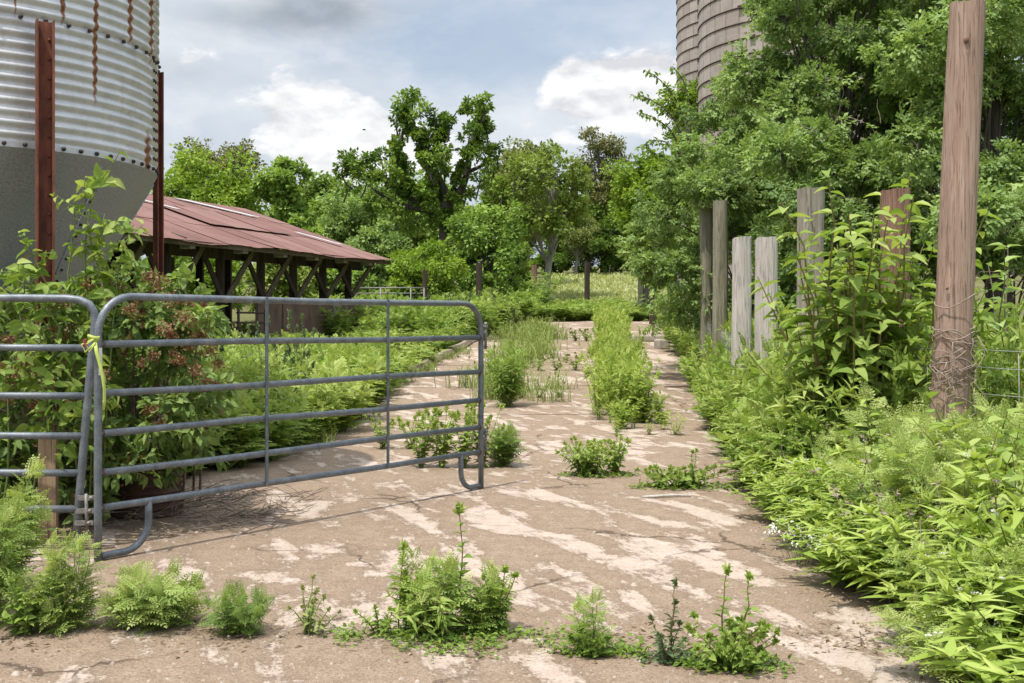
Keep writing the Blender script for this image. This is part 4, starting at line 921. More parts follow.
def leaves_on(g, P, q, per, T, size, t0=.1, t1=1, up=.35, droop=0, taper=.4, mat=0, tone=.5, jit=.12, ang=2.4, spread=1.0):
    pos, tan, t, s = on_stems(P, q, per, t0, t1); m = len(pos)
    a = np.tile(np.arange(per)*ang, len(P)) + s*1.7 + q.normal(0, .35, m)
    side = np.stack([np.cos(a), np.sin(a), np.zeros(m)], -1); side = nrm(side-tan*np.sum(side*tan, 1, keepdims=True))
    X = nrm(side*spread + tan*up - [0, 0, droop] + q.normal(0, .15, (m, 3))); N = nrm(tan + q.normal(0, .25, (m, 3)) + [0, 0, .3])
    S = size*(1-taper*np.abs(t-.4)/.6)*q.uniform(.75, 1.2, m)
    r = np.clip(tone + .22*(t-.5) + q.normal(0, jit, m) + np.repeat(q.normal(0, .1, len(P)), per), 0, 1)
    g.inst(T, pos, X, N, S, mat, r)
def feather(gs, gf, q, h=.6, spread=.25, n=6, per=14, size=.16, T=T_FERN, tone=.45):
    P = stem_curve(n, q, h, spread); gs.tubes(P, np.linspace(.006, .002, 7)*(h/.6)**.5, 4)
    leaves_on(gf, P, q, per, T, size, .06, 1, .75, .0, .45, 0, tone)
    tips = P[:, -1]; m = n*4; gf.inst(T, np.repeat(tips, 4, 0), nrm(q.normal(0, .5, (m, 3))+[0, 0, .9]), nrm(q.normal(0, 1, (m, 3))), size*q.uniform(.4, .7, m), 0, np.clip(q.normal(tone+.3, .1, m), 0, 1))
def smart(gs, gf, q, h=.8, spread=.35, n=9, per=15, size=.125, tone=.5, flowers=True):
    P = stem_curve(n, q, h, spread, .1); gs.tubes(P, np.linspace(.0055, .002, 7), 4, 0)
    leaves_on(gf, P, q, per, T_LAN, size, .15, 1, .55, .12, .35, 0, tone)
    tips = P[:, -1]; m = n*5; gf.inst(T_LAN, np.repeat(tips, 5, 0), nrm(q.normal(0, .6, (m, 3))+[0, 0, .8]), nrm(q.normal(0, 1, (m, 3))+[0, 0, .3]), size*q.uniform(.4, .8, m), 0, np.clip(q.normal(tone+.28, .1, m), 0, 1))
    if flowers:
        for p in tips[q.random(n) < .3]:
            d = nrm(q.normal(0, .5, 3)+[0, 0, .4]); t = np.linspace(0, 1, 26)[:, None]; sp_ = p+[0, 0, .02]+d*t*.06-[0, 0, 1]*t*t*.02
            gf.inst(T_RH, sp_, nrm(q.normal(0, 1, (26, 3))), nrm(q.normal(0, 1, (26, 3))), .011, 1, q.random(26))
def spire(gs, gf, q, h=.5, n=1, per=26, size=.05, spread=.05, T=T_OV, tone=.5):
    P = stem_curve(n, q, h, spread, .03); gs.tubes(P, np.linspace(.0045, .0018, 7), 5)
    leaves_on(gf, P, q, per, T, size, .05, 1, .45, .1, .65, 0, tone)
    for s in range(2):
        m = n*12; i = np.repeat(np.arange(n), 12); t = q.uniform(0, .1, m)[:, None]; d = P[i, -1]-P[i, -2]
        gf.inst(T, P[i, -1]-d*t*4, nrm(q.normal(0, .6, (m, 3))+[0, 0, .6]), nrm(q.normal(0, 1, (m, 3))), size*.42*q.uniform(.6, 1.2, m), 0, np.clip(q.normal(tone+.25, .12, m), 0, 1))
def tuft(g, q, n=60, h=.4, spread=.2, w=.006, mat=0, tone=.5):
    a = q.uniform(0, 2*PI, n); s = spread*q.uniform(.2, 1, n); hh = h*q.uniform(.5, 1.1, n); b = np.stack([q.normal(0, spread*.35, n), q.normal(0, spread*.35, n)], -1)
    t = np.array([0, .4, .75, 1.0]); P = np.stack([b[:, :1]+s[:, None]*np.cos(a)[:, None]*t**2, b[:, 1:]+s[:, None]*np.sin(a)[:, None]*t**2, hh[:, None]*(t-.25*t**3)], -1)
    side = np.stack([-np.sin(a), np.cos(a), np.zeros(n)], -1)[:, None]*(w*np.array([1, .9, .6, .08]))[None, :, None]
    V = np.concatenate([P-side, P+side], 1).reshape(-1, 3); k = np.arange(3); q1 = np.stack([k, k+1, k+5, k+4], -1)[None]+(np.arange(n)*8)[:, None, None]
    g.add(V, q1.reshape(-1, 4), mat, np.repeat(np.clip(q.normal(tone, .18, n), 0, 1), 8), True)
def plant(name, px, base_py, label, cat, parts, leafm, stemm=None, group=None, Y=None, seed=0, X=None):
    """one plant as a thing: stems and foliage; parts = list of functions (gs, gf, q)"""
    Y = Y or 1540/(base_py-CY); p = place(px, Y)
    if X is not None: p[0] = X
    root = empty(name, p, label, cat, group); gs = G(); gf = G(); q = np.random.default_rng(seed)
    for f in parts: f(gs, gf, q)
    if gs.n: gs.build('stem', stemm or M['stem'], root)
    gf.build('foliage', leafm, root); return root
def off(f, dx, dy=0, **kw):
    """the plant function f, moved"""
    def h(gs, gf, q):
        a, b = G(), G(); f(a, b, q, **kw)
        for src, dst in ((a, gs), (b, gf)):
            if src.n: dst.paste(src.flat(), (dx, dy, 0))
    return h
def mat_(gs, gf, q, rx=.2, ry=.12, n=300, size=.028, tone=.4, hz=.03):
    """creeping mat of little leaves"""
    a = q.uniform(0, 2*PI, n); r = q.uniform(0, 1, n)**.6; P = np.stack([rx*r*np.cos(a), ry*r*np.sin(a), q.uniform(.004, hz, n)], -1)
    gf.inst(T_OV, P, nrm(q.normal(0, 1, (n, 3))*[1, 1, .3]+[0, 0, .25]), nrm(q.normal(0, .35, (n, 3))+[0, 0, 1]), size*q.uniform(.6, 1.3, n), 0, np.clip(q.normal(tone, .15, n), 0, 1))
FW = 'weeds growing from the crack across the track'
plant('mixed_weed', 448, 634, 'largest weed in the track crack, with two tall leafy spires', 'weed', [off(spire, -.24, .02, h=.42, size=.066, per=22), off(spire, .07, .02, h=.56, size=.082, per=24), off(spire, .03, .08, h=.46, size=.08),
    off(feather, -.08, 0, h=.34, spread=.18, n=7, size=.12, tone=.6), off(feather, .10, .03, h=.24, spread=.18, n=6, size=.11, tone=.6), off(spire, .22, .02, h=.3, n=5, spread=.12, size=.06), off(spire, -.15, 0, h=.26, n=8, spread=.16, size=.065),
    off(smart, 0, -.03, h=.25, spread=.26, n=9, size=.07, flowers=False, tone=.7), off(mat_, 0, -.04, rx=.42, ry=.1, n=500), off(spire, -.3, -.02, h=.14, n=5, spread=.1, size=.04)], M['weed'], M['redstem'], FW, seed=101)
plant('ragweed', 239, 634, 'small compact dark green weed sitting alone on the crack', 'weed', [off(feather, 0, h=.17, spread=.12, n=14, per=9, size=.085, tone=.22)], M['feather'], None, FW, seed=102)
plant('thin_weed', 306, 634, 'sparse yellowish weed with thin upright stems on the crack', 'weed', [off(spire, 0, h=.24, n=6, spread=.1, size=.042, per=16, tone=.75), off(spire, .04, h=.14, n=5, spread=.1, size=.035, per=12, tone=.7)], M['dry'], M['stem'], FW, seed=103)
plant('ragweed', 152, 628, 'low spreading feathery weed between gate foot and crack', 'weed', [off(feather, 0, h=.25, spread=.2, n=9, size=.12, tone=.68), off(feather, .12, .03, h=.16, spread=.14, n=5, size=.1, tone=.6), off(feather, -.13, .02, h=.2, spread=.14, n=5, size=.1, tone=.7)], M['feather'], None, FW, seed=104)
plant('ragweed', 70, 630, 'cone shaped pale feathery weed in front of the leaning panel post', 'weed', [off(feather, 0, h=.41, spread=.07, n=8, per=18, size=.095, tone=.75), off(feather, .02, -.02, h=.16, spread=.12, n=5, size=.09, tone=.6)], M['feather'], None, FW, seed=105)
plant('ragweed', 30, 632, 'leafy weed at the left between cone shaped weed and tall feathery weed', 'weed', [off(feather, 0, h=.28, spread=.14, n=6, size=.1, tone=.65), off(spire, 0, -.05, h=.25, n=5, spread=.18, size=.06, tone=.45)], M['weed'], None, FW, seed=106)
plant('ragweed', -22, 622, 'tall bright feathery weed rising under the left end of the steel panel', 'weed', [off(feather, 0, h=.68, spread=.2, n=10, per=18, size=.13, tone=.7), off(feather, .1, -.05, h=.55, spread=.2, n=8, size=.13, tone=.5), off(feather, -.2, .05, h=.7, spread=.25, n=10, size=.15, tone=.55)], M['feather'], None, FW, seed=107)
plant('ragweed', 4, 590, 'bright feathery weed behind the front ones, at the foot of the steel panel', 'weed', [off(feather, 0, h=.5, spread=.16, n=14, per=18, size=.13, tone=.6)], M['feather'], None, FW, seed=108)
plant('ragweed', 592, 655, 'small weed with a feathery top, second from the right on the crack', 'weed', [off(feather, 0, h=.22, spread=.06, n=4, per=12, size=.085, tone=.55), off(spire, 0, h=.1, n=7, spread=.1, size=.05, tone=.35), off(mat_, .03, 0, rx=.2, ry=.07, n=240)], M['weed'], None, FW, seed=109)
plant('mixed_weed', 722, 668, 'round leaved weed with two tall thin spires, at the right end of the crack', 'weed', [off(spire, -.02, .02, h=.44, size=.068, per=22, tone=.5), off(spire, .075, .03, h=.40, size=.064, per=22, tone=.5), off(spire, 0, 0, h=.19, n=18, spread=.19, size=.065, per=12, tone=.5), off(spire, .07, -.02, h=.15, n=14, spread=.18, size=.06, per=10, tone=.35), off(mat_, .03, 0, rx=.22, ry=.09, n=350)], M['weed'], M['redstem'], FW, seed=110)
plant('grey_weed', 668, 662, 'grey green upright weed beside the twin spired weed', 'weed', [off(spire, 0, h=.34, size=.05, per=18, n=2, spread=.07), off(spire, 0, 0, h=.18, n=6, spread=.13, size=.045, per=12), off(mat_, 0, 0, rx=.13, ry=.07, n=140)], M['grey'], M['redstem'], FW, seed=111)
MW = 'weeds in the middle of the track'
plant('ragweed', 501, 466, 'small rounded dark weed on the track beside the gate end', 'weed', [off(feather, 0, h=.36, spread=.14, n=12, per=12, size=.14, tone=.25)], M['feather'], None, MW, seed=112)
plant('thin_weed', 592, 476, 'sparse pale weed clump in the track, left of the low sprawling one', 'weed', [off(spire, -.08, h=.36, n=20, spread=.26, size=.075, per=16, tone=.65), off(spire, .22, .05, h=.38, n=16, spread=.24, size=.075, per=16, tone=.7), off(smart, .0, 0, h=.3, spread=.3, n=14, size=.09, flowers=False, tone=.6), off(mat_, .05, 0, rx=.35, ry=.2, n=260, size=.04)], M['weed'], None, MW, seed=113)
plant('thin_weed', 690, 488, 'low sprawling weed in the track with one upright stem', 'weed', [off(spire, .02, h=.36, n=2, spread=.06, size=.06, per=18, tone=.5), off(spire, .0, h=.2, n=26, spread=.36, size=.07, per=11, tone=.6), off(spire, -.25, h=.18, n=14, spread=.25, size=.065, per=11, tone=.55), off(mat_, -.05, 0, rx=.5, ry=.18, n=380, size=.04)], M['weed'], None, MW, seed=114)
plant('ragweed', 507, 411, 'bushy green weed mound standing right behind the gate end', 'weed', [off(smart, 0, h=.85, spread=.42, n=22, per=18, size=.15, flowers=False, tone=.35), off(feather, 0, .2, h=.95, spread=.35, n=14, per=16, size=.17, tone=.5)], M['weed'], None, MW, seed=115)
plant('thin_weed', 545, 404, 'low straggling weed row on the slab joint beside the bushy mound', 'weed', [off(spire, d, h=.22, n=6, spread=.2, size=.06, per=12, tone=.45) for d in (-.4, -.1, .25)], M['weed'], None, MW, seed=116)
plant('thin_weed', 410, 449, 'thin pale weed at the slab edge seen through the gate', 'weed', [off(spire, d, h=.42, n=9, spread=.22, size=.08, per=14, tone=.55) for d in (-.3, 0, .35)], M['weed'], None, MW, seed=117)
plant('thin_weed', 452, 468, 'yellow green weed showing between the gate rails near its free end', 'weed', [off(spire, d, h=.62, n=12, spread=.24, size=.09, per=18, tone=.7) for d in (-.3, -.1, .1, .28)], M['weed'], None, MW, seed=118)
plant('thin_weed', 562, 366, 'dry pale weed row across the far slab joint', 'weed', [off(spire, d, h=.4, n=7, spread=.3, size=.1, per=12, tone=.5) for d in (-.5, -.12, .3)], M['dry'], None, MW, Y=24, seed=119)
plant('thin_weed', 590, 346, 'farthest dry weed row across the track, near its end', 'weed', [off(spire, d, h=.4, n=7, spread=.3, size=.12, per=12, tone=.5) for d in (-.42, -.1, .25)], M['dry'], None, MW, Y=33, seed=120)
# pokeweed
plant('pokeweed', 868, 500, 'big broad leaved pokeweed bush in front of the red brown post', 'weed', [off(lambda gs, gf, q: (lambda P: (gs.tubes(P, np.linspace(.014, .005, 7), 6), leaves_on(gf, P, q, 30, T_BIG, .225, .12, 1, .35, .18, .35, 0, .62, .18)))(stem_curve(28, q, 2.5, .66, .36)), -.04), off(lambda gs, gf, q: (lambda P: (gs.tubes(P, np.linspace(.01, .004, 7), 5), leaves_on(gf, P, q, 26, T_BIG, .23, .2, 1, .35, .2, .3, 0, .6, .16)))(stem_curve(16, q, 2.25, .5, .25)), .25, .1),
    off(lambda gs, gf, q: (lambda P: (gs.tubes(P, np.linspace(.009, .004, 7), 5), leaves_on(gf, P, q, 18, T_BIG, .2, .15, 1, .35, .2, .3, 0, .55, .18)))(stem_curve(22, q, 1.6, .8, .35)), -.08, -.15)], M['poke'], M['redstem'], None, Y=8.9, X=2.88, seed=121)
plant('pokeweed', 1015, 480, 'smaller pale leaved pokeweed right of the tall pole', 'weed', [off(lambda gs, gf, q: (lambda P: (gs.tubes(P, np.linspace(.009, .004, 7), 5), leaves_on(gf, P, q, 13, T_BIG, .15, .15, 1, .35, .15, .3, 0, .62, .14)))(stem_curve(12, q, 1.45, .5, .35)), 0)], M['poke'], M['redstem'], None, Y=8.8, X=4.1, seed=122)
plant('sapling', 900, 330, 'thin leafy sapling in the dark gap right of the tall pole', 'sapling', [off(lambda gs, gf, q: (lambda P: (gs.tubes(P, np.linspace(.012, .004, 7), 5), leaves_on(gf, P, q, 16, T_BIG, .2, .35, 1, .4, .1, .3, 0, .4, .14)))(stem_curve(6, q, 2.2, .7, .3)), 0)], M['elder'], M['twig'], None, Y=10.6, X=4.75, seed=123)
# bush that wraps the brown far post
plant('leafy_bush', 540, 310, 'leafy light green bush wrapped round the brown far post', 'bush', [off(smart, 0, h=2.0, spread=1.1, n=36, per=16, size=.32, flowers=False, tone=.4)], M['weed'], None, None, Y=52.2, seed=124)
# white flowers
def white_f(gs, gf, q):
    P = stem_curve(26, q, .22, .14, .1); gs.tubes(P, .0015, 3); m = 26*7; tip = np.repeat(P[:, -1], 7, 0)+q.normal(0, .016, (m, 3)); gf.inst(T_OV, tip, nrm(q.normal(0, 1, (m, 3))+[0, 0, .3]), nrm(q.normal(0, .3, (m, 3))+[0, 0, 1]), .024, 0, q.random(m))
plant('white_flower', 799, 566, 'little clump of white flowers at the foot of the right bank', 'flower', [off(white_f, 0)], M['white'], M['stem'], None, seed=125)

# ================================================================== BERRY BUSH AND CLIMBER BY THE GATE
q = np.random.default_rng(140); bb = np.array([-3.05, 8.0, 0]); bush = empty('berry_bush', bb, 'large leafy bush with rusty red seed clusters smothering the gate hinge end', 'bush')
def bp(px, py, Y): return at(px, py, Y)-bb
pts = []
poly = [(-60, 285), (30, 300), (70, 280), (110, 268), (150, 270), (185, 292), (210, 318), (228, 350), (224, 410), (215, 445), (190, 462), (150, 460), (110, 490), (60, 520), (-60, 530)]
for x, y, r in fillpoly(poly, 24, 19, 141): pts.append((x, y, r, q.uniform(7.25, 8.7) if y < 430 else q.uniform(7.2, 7.8)))
C = np.array([bp(x, y, Y) for x, y, r, Y in pts]); R = np.array([r/F*Y for x, y, r, Y in pts])
gc = G(); subs = fill_clumps(gc, C, R, q, subs=7, per=13, T=T_OV, size=.08, flat=.9, sub_r=.6, droop=.25, tone=.2, up=.6)
gc.build('foliage', M['bush'], bush)
g = G(); m = len(C); a = np.stack([C[:, 0]*.55+q.normal(0, .12, m), q.normal(.3, .2, m), np.zeros(m)], -1); t = np.linspace(0, 1, 6)[None, :, None]; g.tubes(a[:, None]*(1-t)+C[:, None]*t+[0, 0, .25]*np.sin(t*PI), np.linspace(.012, .004, 6), 5)
m = len(subs); t4 = np.linspace(0, 1, 4)[None, :, None]; a = np.repeat(C, 7, 0); g.tubes(a[:, None]*(1-t4)+subs[:, None]*t4, np.linspace(.005, .002, 4), 3); g.build('stem', M['twig'], bush)
gb = G(); cl = []
for x, y, s in [(q.uniform(5, 220), q.uniform(300, 430), q.uniform(3, 7)) for _ in range(34)] + [(158, 283, 13), (172, 300, 12), (140, 297, 10), (185, 318, 12), (200, 335, 10), (210, 350, 9), (165, 330, 9), (195, 370, 8), (130, 310, 8), (25, 360, 12), (42, 372, 10), (12, 375, 9), (62, 300, 10), (70, 325, 9), (205, 385, 9), (190, 345, 9), (178, 360, 8), (88, 285, 7), (150, 275, 9), (150, 410, 8), (160, 425, 7), (205, 305, 7), (118, 285, 8)]:
    c = bp(x, y, q.uniform(7.15, 7.5)); m = int(s*13); cl.append(c+rand_dirs(m, q)*(q.uniform(0, 1, m)**.6*s/F*7.4*1.1)[:, None]*[1, .8, .8])
P = np.concatenate(cl); m = len(P); gb.inst(T_RH, P, rand_dirs(m, q), rand_dirs(m, q), q.uniform(.014, .03, m), 0, q.random(m)); gb.build('seed_clusters', M['berry'], bush)
# big-leaved shoots climbing the bin cone
def climber(name, base, ends, label, seed, size=.11, per=14, tone=.62, n_side=3):
    q = np.random.default_rng(seed); root = empty(name, base, label, 'climber'); gs = G(); gf = G(); Ps = []
    for pts in ends:
        P = np.array([at(x, y, Y)-base for x, y, Y in pts]); t = np.linspace(0, len(P)-1, 12); Ps.append(np.stack([np.interp(t, np.arange(len(P)), P[:, k]) for k in range(3)], 1)+q.normal(0, .012, (12, 3)))
    Ps = np.array(Ps); gs.tubes(Ps, np.linspace(.008, .003, 12), 5)
    leaves_on(gf, Ps, q, per, T_BIG, size, .12, 1, .25, .3, .35, 0, tone, .18)
    tw = []
    for P in Ps:
        for k in range(n_side*3):
            a = P[q.integers(3, 11)]; d = nrm(q.normal(0, 1, 3)*[1, .6, .5]+[0, 0, .3]); L = q.uniform(.12, .3); tw.append([a+d*L*s-[0, 0, .1*L*s*s] for s in np.linspace(0, 1, 7)])
    tw = np.array(tw); gs.tubes(tw, np.linspace(.004, .002, 7), 4); leaves_on(gf, tw, q, 6, T_BIG, size*.9, .3, 1, .35, .35, .2, 0, tone-.05, .18)
    gs.build('stem', M['stem'], root); gf.build('foliage', M['weed'], root)
climber('climbing_shoot', np.array([-2.95, 7.35, 0]), [[(90, 500, 7.4), (88, 330, 7.3), (84, 250, 7.3), (92, 195, 7.3), (118, 152, 7.35)], [(95, 500, 7.4), (100, 320, 7.35), (92, 240, 7.3), (82, 178, 7.3)], [(80, 500, 7.4), (72, 330, 7.3), (70, 240, 7.3), (78, 205, 7.3)],
    [(100, 500, 7.4), (115, 320, 7.3), (122, 260, 7.4), (132, 225, 7.5)], [(92, 500, 7.4), (90, 330, 7.3), (98, 270, 7.25), (104, 215, 7.3)]], 'light green climbing shoots reaching up over the bin hopper', 150, .125, 14, .7, 2)
climber('climbing_shoot', np.array([-3.4, 7.1, 0]), [[(5, 520, 7.1), (12, 360, 7.0), (22, 300, 7.0), (30, 262, 7.0)], [(30, 520, 7.1), (60, 330, 7.0), (45, 280, 7.0), (30, 245, 7.0)], [(45, 500, 7.0), (50, 420, 6.95), (42, 375, 6.95), (22, 340, 6.95)], [(80, 500, 7.0), (78, 440, 6.95), (90, 400, 6.95), (96, 370, 6.95)]], 'leafy shoots twined round the rusty bin post above the steel panel', 151, .12, 17, .58)
# ================================================================== MASSES OF WEEDS (nobody could count them)
def proto(fn, **kw):
    """a plant prototype: stems use material slot 2, leaves slot 0 (flowers 1)"""
    def make(seed):
        q = np.random.default_rng(seed); a, b = G(), G(); fn(a, b, q, **kw); g = G()
        g.paste(b.flat(), (0, 0, 0))
        if a.n:
            V, L, C_, Mx, R, S = a.flat(); g.paste((V, L, C_, Mx*0+2, R, S), (0, 0, 0))
        return g.flat()
    return make
def scatter(name, label, cat, spots, protos, mats, seed, tone=0):
    """spots: (x, y, height scale, size scale)"""
    q = np.random.default_rng(seed); g = G()
    for x, y, hs, ss in spots:
        g.paste(protos[q.integers(len(protos))], (x, y, gz(y)), q.uniform(0, 6.28), ss, hs, q.normal(tone, .1), (q.normal(0, .1), q.normal(0, .1)))
    return tag(g.build(name, mats), label, cat, kind='stuff')
q = np.random.default_rng(200)
P_sm = [proto(smart, h=.8, spread=.30, n=8, per=14, size=.15, tone=.58)(s) for s in range(5)]
P_fe = [proto(feather, h=.8, spread=.3, n=8, per=16, size=.19, T=T_FERN, tone=.66)(s+20) for s in range(4)]
P_fc = [proto(feather, h=.8, spread=.32, n=9, per=16, size=.20, T=T_FERN2)(s+30) for s in range(5)]
P_sc = [proto(smart, h=.8, spread=.32, n=8, per=12, size=.14, flowers=False)(s+40) for s in range(4)]
P_sp = [proto(spire, h=.7, n=6, per=20, size=.08, spread=.22)(s+50) for s in range(4)]
def bank(y0, y1, d0, d1, n, hf, ss=1.0, edge=rightx, sgn=1):
    out = []
    for _ in range(n):
        y = q.uniform(y0**.5, y1**.5)**2 if y0 > 0 else q.uniform(y0, y1); d = d0+(d1-d0)*q.random(); out.append((edge(y)+sgn*d, y, hf(d)*q.uniform(.75, 1.15), ss*q.uniform(.7, 1.3)))
    return out
# right bank
scatter('smartweed', 'bright lance leaved smartweed with white flower tips filling the bank at the near right', 'weeds', bank(3.3, 5.7, .2, 1.95, 190, lambda d: .28+.52*min(1, d/.7), 1.05) + bank(5.7, 6.8, .05, .55, 34, lambda d: .34+.4*d) + bank(6.6, 9.5, .05, .5, 60, lambda d: .35+.6*d), P_sm, [M['smart'], M['white'], M['stem']], 201)
scatter('feathery_weeds', 'soft feathery green weeds covering the bank below the tall pole', 'weeds', bank(5.6, 8.2, .45, 2.8, 130, lambda d: .7+.22*min(1, d/1.0)) + bank(8, 10, .8, 3.6, 40, lambda d: .95), P_fe, [M['feather'], M['white'], M['stem']], 202)
scatter('bank_weeds', 'dense mid green weeds along the bank at the foot of the old posts', 'weeds', bank(8.4, 22, .0, .9, 260, lambda d: .5+1.1*min(1, d/.8)) + bank(22, 46, .1, 1.6, 130, lambda d: .9, 1.3) + bank(10.2, 22, .9, 3.0, 140, lambda d: 1.6, 1.25), P_fc+P_sc, [M['weed'], M['white'], M['stem']], 203, .06)
scatter('pale_weeds', 'pale yellow green weeds beside the wire right of the tall pole', 'weeds', [(q.uniform(3.2, 5.2), q.uniform(7.6, 9.6), q.uniform(1.2, 1.9), q.uniform(.9, 1.2)) for _ in range(34)], P_sc, [M['poke'], M['white'], M['stem']], 204)
def mixed(gs, gf, q):
    P = stem_curve(5, q, 1.0, .3); gs.tubes(P, np.linspace(.006, .002, 7), 4); leaves_on(gf, P, q, 13, T_OV, .15, .2, 1, .45, .15, .4, 0, .6, .18)
P_br = [proto(mixed)(s+60) for s in range(4)]
scatter('broadleaf_weeds', 'scattered broad leaved weeds standing among the smartweed on the near bank', 'weeds', bank(4.2, 10, .3, 2.4, 46, lambda d: .95), P_br, [M['poke'], M['white'], M['redstem']], 211)
def deadst(gs, gf, q):
    P = stem_curve(4, q, .85, .35); gf.tubes(P, np.linspace(.004, .0015, 7), 4); t = P[:, -3:].reshape(-1, 3); m = len(t)*5; gf.inst(T_RH, np.repeat(t, 5, 0), rand_dirs(m, q), rand_dirs(m, q), .03, 0, q.random(m))
scatter('dead_stems', 'brown dead weed stems standing in the green bank', 'stems', bank(3.8, 14, .1, 1.6, 60, lambda d: .8), [proto(deadst)(s+70) for s in range(3)], [M['twine'], M['white'], M['twig']], 212)
scatter('mixed_bank_weeds', 'fine feathery weeds and grass mixed into the smartweed at the near right', 'weeds', bank(3.5, 5.8, .12, 1.7, 46, lambda d: .25+.5*min(1, d/.6), .85), P_fe+P_sp, [M['feather'], M['white'], M['stem']], 213)
# left mass behind the gate
def bedx(y): return np.interp(y, [9.4, 11.6, 14.3, 19.7, 32, 48], [-2.75, -2.2, -2.1, -2.3, -1.35, .2])
scatter('feathery_weed_bed', 'wide bed of feathery green weeds behind the gate in front of the shed', 'weeds', bank(9.5, 13, .1, 2.4, 150, lambda d: .55+.5*min(1, d/.8), 1, bedx, -1) + bank(13, 21, .0, 6, 260, lambda d: .9+.15*min(1, d/2), 1.2, bedx, -1) + bank(21, 34, .1, 9, 330, lambda d: .62, 1.2, bedx, -1), P_fc+P_sc[:2], [M['weed'], M['white'], M['stem']], 205, .14)
scatter('tall_weed_sprigs', 'grey green upright sprigs standing over the weed bed behind the gate', 'weeds', [(at(q.uniform(225, 300), 0, 13)[0], q.uniform(12, 15), q.uniform(1.6, 2.3), 1.1) for _ in range(7)]+[(at(q.uniform(380, 520), 0, 40)[0], q.uniform(36, 45), q.uniform(1.4, 2), 1.8) for _ in range(40)], P_sp, [M['grey'], M['white'], M['stem']], 206)
scatter('far_weeds', 'rough weeds across the slope between the shed, far posts and wood', 'weeds', [(x, y, (q.uniform(.5, .85) if x > 1 else q.uniform(.9, 1.5)), q.uniform(1.4, 2)) for x, y in zip(q.uniform(-9, 12, 420), q.uniform(47.5, 56, 420))] + [(x, y, q.uniform(.9, 1.5), q.uniform(1.4, 2)) for x, y in zip(leftx(q.uniform(31, 46, 150))-q.uniform(0, 6, 150), q.uniform(31, 46, 150))], P_fc[:3]+P_sc[:2], [M['weed'], M['white'], M['stem']], 207)
# strip along the middle and grassy clump
def midx(y): return np.interp(y, [14, 20, 32, 46], [1.42, 1.92, 2.9, 4.15])
scatter('middle_weed_strip', 'tall weed strip growing along the middle of the track', 'weeds', [(midx(y)+q.normal(0, .10+.003*y), y, q.uniform(.65, 1.1), q.uniform(.42, .72)*(1+.012*y)) for y in q.uniform(14.9**.5, 44**.5, 190)**2] + [(midx(y)+q.normal(0, .26), y, q.uniform(.2, .5), q.uniform(.3, .6)) for y in q.uniform(13.6, 32, 130)], P_sc+P_fc[:2]+P_sp[:2], [M['smart'], M['white'], M['stem']], 208, .16)
g = G(); q2 = np.random.default_rng(209)
for y in q2.uniform(18, 40, 62):
    x = np.interp(y, [17.5, 25, 32, 40], [.0, .15, .5, .9])+q2.normal(0, .35)
    t = G(); tuft(t, q2, 34, .7, .55, .004+.0002*y); g.paste(t.flat(), (x, y, gz(y)), 0, q2.uniform(.45, 1.15))
    spire(G(), t, q2, h=.7, n=3, per=14, size=.09, spread=.35); g.paste(t.flat(), (x+q2.normal(0, .2), y, gz(y)), q2.uniform(0, 6), q2.uniform(.6, 1.1))
tag(g.build('tall_grass', M['dry']), 'tall pale seeding grass along the left wheel track', 'grass', kind='stuff')
# field beyond the posts
g = G()
for _ in range(1500):
    y = q2.uniform(57, 84); x = (q2.uniform(555, 690)-CX)/F*y; t = G(); tuft(t, q2, 16, .55, .5, .02+.0003*y); g.paste(t.flat(), (x, y, gz(y)), 0, q2.uniform(.7, 1.3), dr=q2.normal(0, .08))
tag(g.build('field_grass', M['field']), 'sunlit pale hay field beyond the far posts', 'grass', kind='stuff')
# creeping mat in the crack, weeds bordering the bank foot
g = G(); q3 = np.random.default_rng(210); n = 2600
px = q3.uniform(335, 790, n)+q3.normal(0, 6, n); yy = 1540/(644+np.interp(px, [335, 450, 560, 640, 790], [-6, 4, -4, 10, 26])+q3.normal(0, 6, n)-CY); dens = .5+.5*np.sin(px*.045)+.35*np.sin(px*.13); k = q3.random(n) < dens; px, yy = px[k], yy[k]; n = len(px)
g.inst(T_OV, np.stack([(px-CX)/F*yy, yy, q3.uniform(.004, .03, n)], -1), nrm(q3.normal(0, 1, (n, 3))*[1, 1, .3]+[0, 0, .2]), nrm(q3.normal(0, .35, (n, 3))+[0, 0, 1]), q3.uniform(.014, .034, n), 0, np.clip(q3.normal(.35, .2, n), 0, 1))
tag(g.build('ground_cover', M['weed']), 'low creeping green mat along the crack across the track', 'ground cover', kind='stuff')
g = G()
for _ in range(170):
    y = q3.uniform(2.5, 4.6)**2; x = rightx(y)+q3.normal(.02, .07); t = G(); tuft(t, q3, 12, .1, .1, .003); g.paste(t.flat(), (x, y, gz(y)), 0, q3.uniform(.6, 1.6))
for _ in range(160):
    y = q3.uniform(9.6, 30); x = leftx(y)+q3.normal(.1, .12); t = G(); tuft(t, q3, 14, .22, .14, .005); g.paste(t.flat(), (x, y, gz(y)), 0, q3.uniform(.6, 1.4))
tag(g.build('edge_grass', M['dry']), 'short grass fringe where the bare track meets the weeds', 'grass', kind='stuff')
